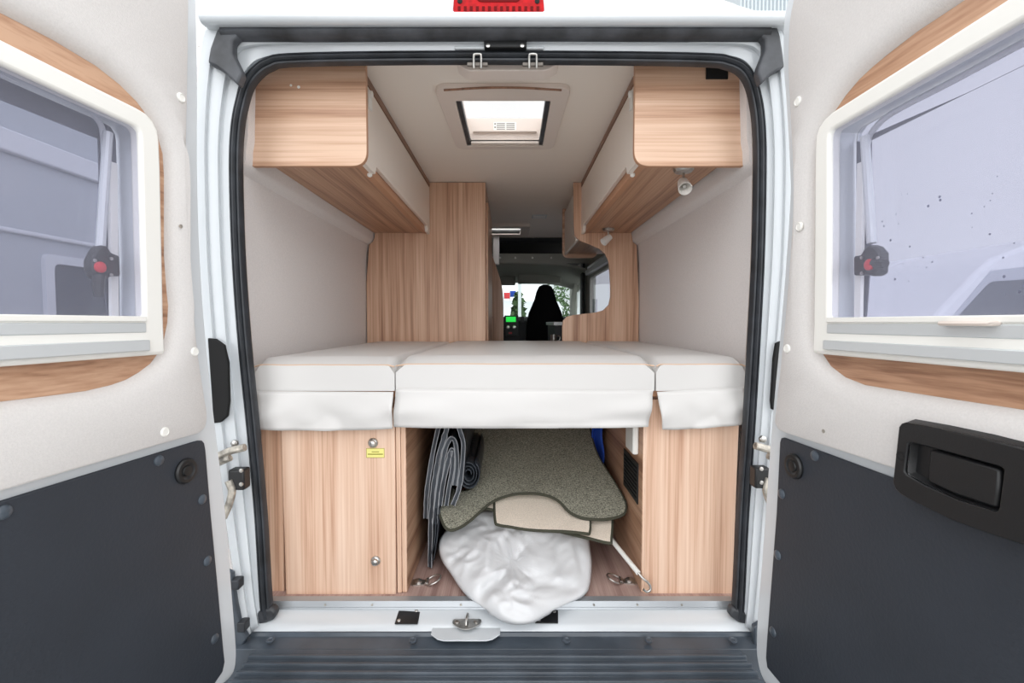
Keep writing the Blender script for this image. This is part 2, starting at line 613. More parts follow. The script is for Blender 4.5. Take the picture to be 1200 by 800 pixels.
# passenger seat
seat = thing('cab_seat', (P(638, 380, 5.0).x, 5.05, FL), 'black high-backed passenger seat seen from behind in the cab', 'seat')
outl = [(616, 400), (617, 378), (620, 366), (626, 352), (629, 341), (632, 335), (637, 332.5), (642, 332.5), (647, 335), (650, 341), (653, 352), (659, 366), (662, 376), (663, 400)]
pts = [P(x, y, 4.95) for x, y in outl]
lo = [Vector((p.x, p.y, p.z)) for p in pts]
lo[0].z = lo[-1].z = 1.0
cx = sum(p.x for p in lo) / len(lo)
L2 = []
for dy, s in ((0.0, .90), (.02, .97), (.07, 1.0), (.13, .97), (.16, .88)):
    L2.append([Vector((cx + (p.x - cx) * s, p.y + dy, 1.0 + (p.z - 1.0) * (1 - (1 - s) * .3))) for p in lo])
MB().loft(L2).build('backrest', M['seat'], seat, smooth=80)
MB().box(cx - .25, cx + .25, 5.0, 5.5, .95, 1.08).build('seat_cushion', M['seat'], seat, bev=.04)
MB().box(cx - .2, cx + .2, 5.02, 5.45, FL, .95).build('seat_box', M['deep'], seat, bev=.01)

# ================================================================== WARDROBE / PARTITIONS (Y = 2.85)
YW = 2.85
xs_ = P(569, 300, YW).x
wr = thing('wardrobe', ((-XWL + xs_) / 2, YW + .35, FL), 'tall wood-grain wardrobe beside the left wall, from floor to ceiling', 'wardrobe')
b = MB()
out = [(-XWL + .006, FL), (xs_, FL), (xs_, CE - .004), (-XWL + .076, CE - .004), (-XWL + .066, ZU + .03), (-XWL + .060, ZL1 + .045), (-XWL + .052, ZL1 + .022), (-XWL + .026, ZL1 + .002), (-XWL + .006, 1.7)]
b.prism([Vector((x, YW, z)) for x, z in out], (0, .019, 0))
b.build('back_panel', M['wood_z'], wr, bev=.0015)
MB().box(xs_ - .02, xs_ - .003, YW + .02, YW + .72, FL, CE - .004).build('side_panel', M['wood_z'], wr)
MB().box(-XWL + .09, xs_ - .022, YW + .70, YW + .72, FL, CE - .004).build('front_panel', M['wood_z'], wr)
MB().box(xs_ - .003, xs_ + .012, YW + .10, YW + .66, FL + .1, CE - .10).build('door', M['wood_z'], wr, bev=.002)

# washroom partition with the curved top further forward
pt = thing('washroom_partition', (P(580, 380, 3.95).x, 3.95, FL), 'brown wood partition with a curved shoulder standing beyond the wardrobe', 'partition')
o_ = cr([P(x, y, 3.95) for x, y in ((577, 300), (580, 308), (584, 320), (588, 334), (589.5, 348), (590, 365), (590, 400))], 4)
poly = [Vector((p.x, 3.95, p.z)) for p in o_]
poly[-1].z = FL
poly += [Vector((-.55, 3.95, FL)), Vector((-.55, 3.95, poly[0].z + .03))]
MB().prism(poly, (0, .022, 0)).build('panel', M['wood_z'], pt, bev=.002)
MB().lathe(P(576.5, 372, 3.948), (0, -1, 0), [(.006, 0), (.006, .004), (0, .005)], 8).build('screw_cap', M['deep'], pt)
p0, p1 = P(577.5, 310, 4.45), P(585, 275, 4.45)
tag(MB().box(p0.x, p1.x, 4.44, 4.5, p0.z, p1.z).build('curtain_stack', M['wallfelt'], bev=.01), 'narrow pale grey folded curtain hanging ahead of the wardrobe', 'curtain')

# right partition with the cut-out
rp = thing('side_partition', (XWR - .2, YW, FL), 'wood-grain partition with a rounded cut-out standing against the right wall', 'partition')
px_in = [(672, 214), (672.5, 262), (673.5, 276), (679, 281.5), (690, 286), (702, 291), (709, 297), (713, 305), (714.5, 318), (715.5, 335), (715.5, 348), (713.5, 357), (707, 363.5), (698, 366),
         (685, 367.5), (672, 369), (664, 371), (660, 375.5), (659, 383), (659, 400)]
poly = [P(x, y, YW) for x, y in px_in]
poly = [Vector((p.x, YW, p.z)) for p in poly]
poly[0].z = CE - .004
poly[-1].z = FL
poly += [Vector((XWR, YW, FL)), Vector((XWR - .004, YW, 1.6)), Vector((XWR - .022, YW, ZL1)), Vector((XWR - .046, YW, ZL1 + .02)), Vector((XWR - .058, YW, ZU)), Vector((XWR - .07, YW, CE - .004))]
MB().prism(poly, (0, .02, 0)).build('panel', M['wood_z'], rp, bev=.002, bang=50)

# second overhead locker beyond that partition
XK = CAM.x + .40
zk = P(670, 302, 3.5).z
kl = thing('kitchen_locker', (XK + .2, 3.2, zk), 'cream and wood wall locker beyond the right partition, above the kitchen', 'locker')
MB().box(XK + .02, XK + .3, YW + .02, 3.5, zk + .03, CE - .004).build('carcass', M['wood_y'], kl)
MB().box(XK, XK + .018, YW + .03, 3.49, zk + .02, CE - .03).build('door', M['lacquer'], kl, bev=.004)
b = MB()
b.prism([Vector((x, 3.5, z)) for x, z in rnd([(XK - .015, zk), (XK + .25, zk), (XK + .25, CE - .004), (XK - .015, CE - .004)], [.05, .05, 0, 0])], (0, .022, 0))
b.build('end_panel', M['wood_x'], kl, bev=.002)

# kitchen counter corner and a steel mug
kc = thing('kitchen_counter', (.42, 3.9, FL), 'dark kitchen unit with a grey worktop behind the right partition', 'counter')
p0, p1 = P(645, 380, 3.9), P(672, 377, 3.9)
MB().box(p0.x, XWR - .01, 3.6, 4.4, p1.z - .03, p1.z).build('worktop', M['silver'], kc, bev=.004)
MB().box(p0.x + .015, XWR - .01, 3.62, 4.38, FL, p1.z - .03).build('carcass', M['dash'], kc)
mg = thing('steel_mug', P(649, 400, 3.5), 'small steel mug hanging out in front of the kitchen unit', 'mug')
pm = P(649, 395, 3.5)
MB().box(pm.x - .06, pm.x + .16, 3.44, 3.59, pm.z - .06, pm.z - .04).build('tray', M['dash'], mg)
MB().lathe((pm.x, 3.5, pm.z - .04), (0, 0, 1), [(.022, 0), (.026, .005), (.028, .06), (.026, .06), (.024, .008), (0, .008)], 18).build('cup', M['chrome'], mg)
MB().tube(cr([(pm.x + .026, 3.5, pm.z + .01), (pm.x + .045, 3.5, pm.z + .005), (pm.x + .045, 3.5, pm.z - .02), (pm.x + .026, 3.5, pm.z - .03)], 4), .004, 6).build('handle', M['chrome'], mg)

# ================================================================== OVERHEAD LOCKERS
YC = 1.63


YE = 1.515


def locker(sx, px_front, px_out, label):
    xf = P(px_front, 150, YC).x
    xo = (-XWL - .03) if sx < 0 else (XWR + .03)
    zb = P(px_front, 195, YC).z
    r = thing('overhead_locker', ((xf + xo) / 2, (YC + YW) / 2, zb), label, 'locker')
    # rear end panel
    xp, zp_ = P(px_front, 195, YE).x, P(px_front, 194.5, YE).z
    xq = P(px_out, 190, YE).x
    pol = rnd([(xq, zp_), (xp, zp_), (xp, CE - .003), (xq, CE - .003)], [0, .05, 0, 0], 8)
    MB().prism([Vector((x, YE, z)) for x, z in pol], (0, .019, 0)).build('end_panel', [M['wood_x'], M['wood_edge']], r, bev=.0015,
                                                                         pick=lambda f: 0 if abs(f.normal.y) > .9 else 1)
    s = -sx
    # underside board and the back/top of the box
    b = MB()
    x_in = xf - s * .045
    xw_ = (-XWL + .06) if sx < 0 else (XWR - .06)
    b.box(min(x_in, xw_), max(x_in, xw_), YE + .019, YW - .001, zb + .006, zb + .022)
    b.build('underside_board', M['wood_y'], r)
    # shell closing top and wall side
    b = MB()
    b.box(min(xw_, xw_ + s * .012), max(xw_, xw_ + s * .012), YE + .02, YW - .001, zb + .022, CE - .003)
    b.build('carcass', M['lacquer'], r)
    # front flap with its finger cut-out
    y0, y1 = YE + .0205, YW - .002
    zt = CE - .034
    prof = [(y0, zb + .012), (y0 + .05, zb + .002), (y0 + .19, zb + .002), (y0 + .205, zb + .036), (y1 - .08, zb + .036), (y1 - .06, zb + .002), (y1, zb - .004), (y1, zt), (y0, zt)]
    fl = MB().prism([Vector((xf, y, z)) for y, z in rnd(prof, .008, 3)], (-s * .018, 0, 0)).build('flap', M['lacquer'], r, bev=.0015)
    MB().box(min(xf - s * .019, xf - s * .045), max(xf - s * .019, xf - s * .045), y0 + .02, y1, zb + .004, zb + .045).build('grip_rail', M['wood_edge'], r, bev=.001)
    # brown strip along the ceiling
    MB().box(min(xf + s * .002, xf - s * .016), max(xf + s * .002, xf - s * .016), y0, y1, CE - .03, CE - .003).build('ceiling_strip', M['wood_dk'], r)
    # flap hinge arm
    c = Vector((xf + s * .004, YC + .03, CE - .075))
    hg = MB()
    hg.box(c.x - .004, c.x + .004, c.y - .012, c.y + .012, c.z - .035, c.z + .03)
    hg.lathe((c.x, c.y, c.z + .02), (s, 0, 0), [(.012, -.004), (.012, .008), (.006, .01), (0, .01)], 12)
    hg.build('hinge', M['plastic_w'], r, bev=.002)
    # little round buffer under the flap
    MB().lathe((xf - s * .02, YC + .09, zb + .004), (0, 0, -1), [(.009, 0), (.009, .008), (.005, .012), (0, .012)], 10).build('buffer', M['plastic_w'], r)
    return r, xf, zb


ll, xfl, zbl = locker(-1, 430, 290, 'overhead locker on the left wall with pale screw marks on its wood end')
rl, xfr, zbr = locker(1, 743, 882, 'overhead locker on the right wall with reading lamps fixed beneath it')
for px, py, rr in ((341, 100, .004), (350, 102, .005)):
    MB().lathe(P(px, py, YE), (0, -1, 0), [(rr, -.001), (rr, .001), (0, .0015)], 10).build('screw_cap', M['plastic_w'], ll)
p0, p1 = P(827, 93, YE), P(853, 77, YE)
MB().box(p0.x, p1.x, YE - .004, YE + .002, p0.z, p1.z).build('black_cover', M['deep'], rl, bev=.001)


# ------- reading lamps
def lamp(px, py, label, aim):
    c = PZ(px, py, zbr + .005)
    r = thing('reading_lamp', c, label, 'lamp')
    MB().lathe(c, (0, 0, -1), [(.036, 0), (.036, .006), (.030, .014), (.012, .017), (.0, .017)], 24).build('lamp_base', M['chrome'], r)
    MB().tube([c + Vector((0, 0, -.014)), c + Vector((0, 0, -.045))], .005, 8).build('stem', M['chrome'], r)
    a = Vector(aim).normalized()
    h = c + Vector((0, 0, -.055))
    MB().lathe(h - a * .02, a, [(.010, 0), (.017, .004), (.021, .03), (.024, .062), (.0225, .064), (.019, .05), (.014, .02), (0, .018)], 20).build('glass_shade', M['frost'], r)
    MB().lathe(h - a * .0, a, [(.008, 0), (.009, .018), (.006, .026), (0, .027)], 12).build('bulb', M['chrome'], r)


lamp(801, 197, 'frosted glass reading lamp on the locker underside, nearer the open rear doors', (-.1, -.75, -.65))
lamp(713, 268, 'frosted glass reading lamp beside the wood partition with the cut-out', (-.75, -.25, -.62))

# ================================================================== ROOF HATCHES
hx = (HX0 + HX1) / 2
rh = thing('roof_hatch', (hx, (HY0 + HY1) / 2, CE), 'square cream roof hatch with a milky dome and dark blind rails', 'roof hatch')
oy0, oy1 = PZ(590, 97, CE).y, PZ(590, 171, CE).y
ox0, ox1 = P(508, 97, oy0).x, P(670, 97, oy0).x
zf = CE - .018
outer = rnd([(ox0, oy0), (ox1, oy0), (ox1 - .015, oy1), (ox0 + .015, oy1)], .05, 6)
inner = rnd([(HX0, HY0), (HX1, HY0), (HX1, HY1), (HX0, HY1)], .004, 1)
b = MB()
b.ring([Vector((x, y, zf)) for x, y in outer], [Vector((x, y, zf)) for x, y in inner], (0, 0, .018))
b.build('hatch_frame', M['plastic_b'], rh, bev=.006, bang=50)
cx_ = [Vector((hx - .215 + .43 * t / 12, oy0 + .012 - .018 * math.sin(math.pi * t / 12), zf - .002)) for t in range(13)]
MB().tube(cx_, .0042, 8).build('frame_shadow_line', M['wood_dk'], rh)  # brown tube standing in for the shadow line along the hatch frame edge
b = MB()
zt = CE + .115
for x0, x1, y0, y1 in ((HX0 - .012, HX0, HY0 - .012, HY1 + .012), (HX1, HX1 + .012, HY0 - .012, HY1 + .012), (HX0, HX1, HY0 - .012, HY0), (HX0, HX1, HY1, HY1 + .012)):
    b.box(x0, x1, y0, y1, CE - .01, zt)
b.build('hatch_shaft', M['plastic_b'], rh, smooth=0)
MB().box(HX0 + .03, HX1 - .03, HY1 - .02, HY1 - .001, CE + .045, CE + .05).build('shaft_ledge', M['plastic_b'], rh)
for x0 in (HX0 + .001, HX1 - .019):
    MB().box(x0, x0 + .018, HY0 + .002, HY1 - .002, CE - .014, CE + .012).build('blind_rail', M['rubber_dirty'], rh, bev=.003)
MB().box(HX0 + .02, HX1 - .02, HY1 - .03, HY1 - .002, CE - .016, CE - .004).build('blind_bar', M['plastic_b'], rh, bev=.004)
nd = 14
b = MB()
b.sheet(lambda u, v: Vector((HX0 - .05 + (HX1 - HX0 + .10) * u, HY0 - .05 + (HY1 - HY0 + .10) * v, zt + .004 + .05 * (1 - (2 * u - 1) ** 4) * (1 - (2 * v - 1) ** 4))), nd, nd)
b.build('dome', M['dome'], rh, solid=.004)
for xq in (HX0 + .05, HX1 - .05):
    MB().box(xq - .008, xq + .008, HY0 + .10, HY0 + .13, zt - .03, zt + .006).build('catch', M['plastic_w'], rh, bev=.002)
b = MB()
yl = HY1 - .0215
zl0, zl1 = CE + .058, CE + .096
MB().box(hx - .055, hx + .055, HY1 - .0025, HY1 - .0005, zl0, zl1).build('caution_label', M['plastic_w'], rh)
for row in range(5):
    for k in range(2):
        z = zl1 - .006 - row * .007
        b.box(hx - .04 + .047 * k, hx + .0 + .047 * k, HY1 - .003, HY1 - .002, z - .0015, z + .0015)
for z in (zl1 - .008, zl1 - .024):
    b.box(hx - .051, hx - .044, HY1 - .003, HY1 - .002, z - .004, z + .003)
b.build('printed_text', M['greyink'], rh, smooth=0)

rh2 = thing('roof_vent', (-.03, 4.25, CE), 'smaller roof hatch over the living area nearer the cab', 'roof hatch')
b = MB()
b.ring([Vector((x, y, CE - .03)) for x, y in rnd([(H2X0 - .08, H2Y0 - .08), (H2X1 + .08, H2Y0 - .08), (H2X1 + .08, H2Y1 + .08), (H2X0 - .08, H2Y1 + .08)], .03)],
       [Vector((x, y, CE - .03)) for x, y in rnd([(H2X0, H2Y0), (H2X1, H2Y0), (H2X1, H2Y1), (H2X0, H2Y1)], .005, 1)], (0, 0, .03))
b.build('hatch_frame', M['plastic_b'], rh2, bev=.006, bang=50)
b = MB()
for x0, x1, y0, y1 in ((H2X0 - .01, H2X0, H2Y0, H2Y1), (H2X1, H2X1 + .01, H2Y0, H2Y1), (H2X0, H2X1, H2Y0 - .01, H2Y0), (H2X0, H2X1, H2Y1, H2Y1 + .01)):
    b.box(x0, x1, y0, y1, CE - .02, CE + .05)
b.build('hatch_shaft', M['plastic_w'], rh2, smooth=0)
MB().box(H2X0 - .02, H2X1 + .02, H2Y0 - .02, H2Y1 + .02, CE + .05, CE + .054).build('dome', M['dome'], rh2)
c = PZ(632, 253, CE)
cl = thing('ceiling_light', c, 'small flat light fitting on the ceiling ahead of the right locker', 'light')
MB().box(c.x - .06, c.x + .06, c.y - .05, c.y + .05, CE - .008, CE).build('housing', M['silver'], cl, bev=.003)
MB().box(c.x - .05, c.x + .05, c.y - .04, c.y + .04, CE - .012, CE - .008).build('diffuser', M['frost'], cl, bev=.002)

# ================================================================== BED
YB = 1.47
XBL = P(298, 440, YB).x
XB1 = P(463, 440, YB).x
XB2 = P(768, 440, YB).x
XBR = P(873.5, 440, YB).x
ZT = CAM.z - .115
ZM = P(500, 458, YB).z
XB2b = P(683, 400, YW).x
XB1b = P(531, 400, YW).x


def cushion(x0, x1, x0b, x1b, flap_px, label, seed, dz=0.0, pipe=(0, 0)):
    r = thing('bed_cushion', ((x0 + x1) / 2, (YB + YW) / 2, ZM), label, 'mattress', None)
    nx, ny = 26, 26
    b = MB()
    rows = []
    W = .028
    # cross-section loops along y; superellipse-like box
    for j in range(ny + 1):
        v = j / ny
        y = YB + (YW - .006 - YB) * v
        e = min(1.0, (y - YB) / .032, (YW - .006 - y) / .032)
        pull = (1 - math.sqrt(max(0, 1 - (1 - e) ** 2))) * .022
        a, c = x0 + (x0b - x0) * v, x1 + (x1b - x1) * v
        L = []
        for i in range(nx + 1):
            u = i / nx
            x = a + (c - a) * u
            d = min(x - a, c - x)
            q = max(0, 1 - d / W)
            z = ZT + dz - W * (1 - math.sqrt(max(0, 1 - q * q))) - pull
            z += .006 * math.sin(math.pi * v) * math.sin(math.pi * u) + .0025 * noise.noise(Vector((x * 7 + seed, y * 7, 0)))
            L.append(Vector((x, y, z)))
        L += [Vector((c, y, ZM)), Vector((a, y, ZM))]
        rows.append(L)
    b.loft(rows)
    b.build('cushion', M['leather'], r, smooth=60)
    # front apron hanging below the cushion
    (tl, tr, bl, br) = flap_px

    def fn(u, v):
        top = Vector(tl).lerp(Vector(tr), u); bot = Vector(bl).lerp(Vector(br), u)
        q = top.lerp(bot, v)
        sag = 1.5 * math.sin(math.pi * u) * v
        p = P(q.x, q.y + sag, YB - .004)
        fold = .010 * v * noise.noise(Vector((u * 5 + seed * 3, v * 2.0, seed))) + .006 * math.sin(math.pi * v) + .006 * v * math.sin(u * math.pi * (2 + seed % 2))
        gather = .008 * math.sin(math.pi * v) * (math.exp(-u * 9) + math.exp(-(1 - u) * 9)) * math.sin(v * 7 + u * 8)
        return Vector((p.x, YB - .006 - abs(fold) - .004 * v + gather, p.z))
    ap = MB().sheet(fn, 40, 12).build('apron', M['leather'], r, solid=.003, smooth=70)
    # seam ridge where apron meets cushion
    MB().tube([P(tl[0] + (tr[0] - tl[0]) * k / 12, tl[1] + (tr[1] - tl[1]) * k / 12, YB - .005) for k in range(13)], .0028, 6).build('seam', M['leather'], r)
    # piping along the front top edge
    yp = YB + .002
    zz = ZT + dz - .022
    path = []
    for k in range(25):
        u = k / 24
        path.append(Vector((x0 + (x1 - x0) * u, yp, zz - .006 * (max(0, 1 - u * 22) + max(0, 1 - (1 - u) * 22)) + .0015 * noise.noise(Vector((u * 6, seed, 0))))))
    MB().tube(path, .0026, 6).build('piping', M['piping'], r)
    return r


g = 'bed cushions'
cushion(XBL, XB1 - .002, XBL - .012, XB1b - .002, ((300, 459), (461, 460), (304.5, 502.5), (460.5, 501.5)), 'off-white bed cushion beside the left wall, above the cabinet with the yellow sticker', 1)
cushion(XB1 + .002, XB2 - .003, XB1b + .002, XB2b - .003, ((464, 456), (765, 458), (462, 499.5), (759, 499.5)), 'wide middle off-white bed cushion over the open storage bay', 2, .003)
cushion(XB2 + .003, XBR, XB2b + .003, XWR - .008, ((770, 460), (871.5, 454), (775.5, 502.5), (872, 496)), 'narrow off-white bed cushion beside the right wall', 3, .002)
bb = tag(MB().box(XBL + .01, XBR - .005, YB + .02, YW - .004, ZM - .022, ZM - .001).build('bed_board', M['wood_edge'], bev=.003), 'wooden bed base board under the three off-white cushions', 'bed base')
ZBB = ZM - .0225

# ================================================================== LOWER CABINETS AND STORAGE BAY
YF = 1.50
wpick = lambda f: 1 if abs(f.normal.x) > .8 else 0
# left
a0, a1, a2, a3 = (P(x, 600, YF).x for x in (310, 329, 463.5, 476.5))
lc = thing('under_bed_cabinet', ((a0 + a3) / 2, 2.1, FL), 'wood cabinet under the bed, painted in a daylit tone, with two round knobs and a yellow sticker', 'cabinet')
b = MB()
b.box(a3 - .018, a3, YF + .0, 2.80, FL + .001, ZBB)
b.build('side_panel', [M['wood_z_lit'], M['wood_y']], lc, bev=.004, pick=wpick)
MB().box(a2 + .004, a3 - .0185, YF - .002, YF + .02, FL + .001, ZBB).build('stile', M['wood_z_lit'], lc, bev=.002)
MB().prism([P(304.5, 480, YF + .012), P(331, 480, YF + .012), P(333, 703, YF + .012), P(315, 703, YF + .012)], (0, .02, 0)).build('filler_strip', M['wood_z'], lc, bev=.002)
MB().box(a0 + .03, a3 - .018, YF + .035, YF + .05, FL + .001, ZBB).build('carcass', M['wood_z_lit'], lc)
dr = MB().prism([P(328, 478, YF - .006), P(462.5, 478, YF - .006), P(464, 701, YF - .006), P(335, 701, YF - .006)], (0, .02, 0)).build('door', M['wood_z_lit'], lc, bev=.004, seg=3)
for px, py in ((437.5, 518.5), (440.5, 656.5)):
    MB().lathe(P(px, py, YF - .006), (0, -1, 0), [(.0165, 0), (.0165, .004), (.0145, .007), (.011, .009), (.010, .017), (.008, .0185), (0, .019)], 24).build('knob', M['chrome'], dr)
p0, p1 = P(429.5, 536, YF - .006), P(450.5, 525, YF - .006)
st = MB().box(p0.x, p1.x, YF - .0072, YF - .0058, p0.z, p1.z).build('sticker', M['yellow'], lc)
b = MB()
cxm = (p0.x + p1.x) / 2
b.box(cxm - .012, cxm + .012, YF - .0078, YF - .0071, p1.z - .013, p1.z - .0105)
b.box(cxm - .025, cxm + .025, YF - .0078, YF - .0071, p1.z - .0215, p1.z - .018)
for q in ((p0.x, p1.x, p0.z, p0.z + .0012), (p0.x, p1.x, p1.z - .0012, p1.z), (p0.x, p0.x + .0012, p0.z, p1.z), (p1.x - .0012, p1.x, p0.z, p1.z)):
    b.box(q[0], q[1], YF - .0076, YF - .0071, q[2], q[3])
b.build('printed_text', M['ink'], st, smooth=0)

# right
c0 = P(752.5, 600, YF).x
rc = thing('vented_cabinet', (.6, 2.1, FL), 'wood cabinet under the bed, painted in a daylit tone, with a black vent on its inner side', 'cabinet')
b = MB()
b.box(c0, c0 + .018, YF, 2.80, FL + .001, ZBB)
b.build('side_panel', [M['wood_z_lit'], M['wood_y']], rc, bev=.004, pick=wpick)
MB().prism([P(756, 468, YF - .002), P(867.5, 468, YF - .002), P(858.5, 699, YF - .002), P(754.5, 699, YF - .002)], (0, .02, 0)).build('front_panel', M['wood_z_lit'], rc, bev=.004)
MB().box(c0 + .02, P(855, 600, YF).x, YF + .03, YF + .045, FL + .001, ZBB).build('carcass', M['wood_z_lit'], rc)
q = [PX(x, y, c0) for x, y in ((732, 526), (748, 543), (748, 591), (732, 567))]
y0, y1 = min(p.y for p in q), max(p.y for p in q)
z0, z1 = q[2].z, q[1].z
b = MB()
b.ring([Vector((c0 - .004, y, z)) for y, z in ((y0, z0), (y1, z0), (y1, z1), (y0, z1))], [Vector((c0 - .004, y, z)) for y, z in ((y0 + .008, z0 + .008), (y1 - .008, z0 + .008), (y1 - .008, z1 - .008), (y0 + .008, z1 - .008))], (.0038, 0, 0))
for k in range(9):
    zz = z0 + .012 + (z1 - z0 - .024) * k / 8
    b.box(c0 - .0035, c0 - .0008, y0 + .008, y1 - .008, zz - .003, zz + .003)
vg = b.build('vent_grille', M['black'], rc, smooth=0)
MB().box(c0 - .0007, c0 - .0002, y0 + .004, y1 - .004, z0 + .004, z1 - .004).build('vent_shade_sheet', M['deep'], vg)  # added black sheet stands in for the shade behind the slats
q0, q1 = PX(749, 533, c0), PX(740, 500, c0)
MB().box(c0 - .022, c0 - .0005, q0.y, q1.y, q0.z, ZBB - .02).build('switch_box', M['plastic_w'], rc, bev=.006)

# back of the bay
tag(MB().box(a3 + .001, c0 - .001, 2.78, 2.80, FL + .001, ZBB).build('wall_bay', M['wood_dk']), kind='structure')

# ================================================================== THINGS IN THE BAY
# ---- floor mats lying on a slope
MN = Vector((0, -.40, 1)).normalized()


def matpt(px, py, lift):
    return PP(px, py, Vector((0, 1.65, CAM.z - .70 + lift)), MN)


def floor_mat(name, px, lift, mat, label, thick=.009, sm=True):
    pts = [matpt(x, y, lift) for x, y in px]
    if sm: pts = cr(pts, 4, True)
    pts = [p + Vector((0, 0, .010 * math.sin(p.x * 14 + lift * 90) + .014 * max(0, (abs(p.x - .1) - .12)) * -1)) for p in pts]
    r = thing(name, sum(pts, Vector()) / len(pts), label, 'floor mat', 'loose mats in the bay')
    b = MB()
    bot = [b.b.verts.new(p) for p in pts]
    top = [b.b.verts.new(p + MN * thick) for p in pts]
    n = len(pts)
    for i in range(n):
        b.b.faces.new((bot[i], bot[(i + 1) % n], top[(i + 1) % n], top[i]))
    for L in (bot, top):
        es = [b.b.edges.get((L[i], L[(i + 1) % n])) for i in range(n)]
        bmesh.ops.triangle_fill(b.b, use_beauty=True, edges=es)
    b.build('pile', mat, r, smooth=30)
    MB().tube([p + MN * thick * .5 for p in pts], thick * .62, 8, closed=True).build('edge_binding', M['binding'], r, smooth=80)
    return r


floor_mat('floor_mat', [(510.5, 577), (513, 569), (521, 566.5), (530, 571), (538, 574), (549, 573), (558, 566), (562, 557), (561, 546), (554, 536), (550, 526), (548, 510), (546, 488), (556, 470), (620, 462), (680, 470), (689, 490), (693, 510),
                        (700, 532), (709, 548), (719, 564), (728, 580), (733, 591), (732.5, 600), (727, 604), (713, 606), (698, 606), (683, 605), (672, 602), (664, 597), (657, 590), (647, 585), (634, 582.5),
                        (618, 582), (602, 582), (588, 584), (574, 589), (562, 598), (549, 609), (538, 616), (528, 619.5), (521, 615.5), (515, 600)], 0.0, M['carpet'],
          'large speckled olive-green cab mat with curved edges, topmost of the loose mats')
floor_mat('floor_mat', [(580, 560), (579.5, 590), (580.5, 611), (584, 615), (600, 616), (629, 620), (660, 625), (686, 629), (690.5, 627), (691, 610), (688, 560)], -.030, M['carpet_b'],
          'beige mat with dark edging showing beneath the olive-green one')
floor_mat('floor_mat', [(556, 560), (556, 590), (557.5, 597), (572, 600), (600, 606), (640, 616), (680, 628), (712, 639), (716, 634), (717, 606), (712, 570)], -.048, M['carpet_b'],
          'lowest beige mat with its corner poking out beside the hooked rod')

# ---- white bag
oc = [(514, 642), (516, 630), (526, 618), (538, 609), (550, 601), (575, 598), (605, 602), (640, 610), (670, 618), (688, 628), (692, 645), (693.5, 662), (691, 686), (684, 698), (664, 710), (645, 719), (626, 729), (608, 732),
      (592, 729), (572, 718), (553, 704), (540, 690), (528, 672), (518, 657)]
oc = cr([Vector((x, y)) for x, y in oc], 6, True)
ctr = Vector((602, 664))
ZSILL = P(586, 714, 1.45).z
NB = Vector((0, -.80, .62)).normalized()
bagY = lambda py: 1.345 + (732 - py) * (1.80 - 1.345) / 132


def bagpt(th, r, back):
    o = oc[th]
    q = ctr.lerp(o, r)
    p = P(q.x, q.y, bagY(q.y))
    h = math.sqrt(max(0, 1 - r ** 2.6)) * (.070 if not back else -.05)
    nv = Vector((p.x * 9, p.y * 9, p.z * 9))
    ang = 2 * math.pi * th / len(oc)
    if not back:
        env = min(1, (1 - r) * 3.2)
        rid = lambda v: 1 - 2 * abs(noise.noise(v))
        w1 = nv * .75 + Vector((noise.noise(nv * .5), noise.noise(nv * .5 + Vector((9, 2, 4))), 0)) * 1.6
        h += env * (.035 * noise.noise(nv * .5) + .048 * abs(noise.noise(w1 * .9)) + .013 * rid(w1 * 1.5 + Vector((3, 1, 2))) + .006 * rid(w1 * 3.3) - .018)
        h += .007 * math.sin(ang * 9 + 4 * noise.noise(nv)) * max(0, (r - .6) * (1 - r)) * 16 * .5
    p = p + NB * h
    p.z = max(p.z, FL + .012 if p.y > 1.395 else ZSILL + .01)
    return p


b = MB()
rows = []
RN = 30
for k in range(1, RN + 1):
    rows.append([bagpt(i, (k / RN) ** .8, False) for i in range(len(oc))])
for k in range(RN - 1, 4, -3):
    rows.append([bagpt(i, k / RN, True) for i in range(len(oc))])
b.loft(rows)
bag = b.build('plastic_bag', M['bag'], smooth=80)
tag(bag, 'crumpled white plastic bag spilling over the aluminium sill strip', 'bag')

# ---- folded thermal blind (dark foil sheets folded into a stack)
tb = thing('thermal_blind', P(530, 660, 1.75), 'folded dark foil window blind standing in layers beside the left cabinet', 'blind')
# nested folds: quilted bands, traced at Y=1.66
bands = [[(500, 606), (501, 580), (505, 545), (512, 510), (518, 492)],
         [(505, 662), (506, 610), (509, 570), (514, 535), (521, 512), (527, 492)],
         [(510, 612), (512, 592), (516, 560), (521, 530), (527, 514), (532, 512), (535, 522), (536, 545), (533, 568)],
         [(516, 590), (519, 570), (524, 545), (529, 527), (531, 530), (530, 550), (526, 572), (523, 590)],
         [(536, 490), (541, 505), (544, 520), (542, 545), (538, 572), (531, 590)]]
ny = 8


def shp(p, v):
    n3 = Vector((p.x * 12, v * 4, p.z * 8))
    return Vector((p.x + .004 * noise.noise(n3), 1.645 + .42 * v + .012 * noise.noise(Vector((p.x * 30, p.z * 5, 0))), p.z + .008 * noise.noise(n3 + Vector((5, 5, 5)))))


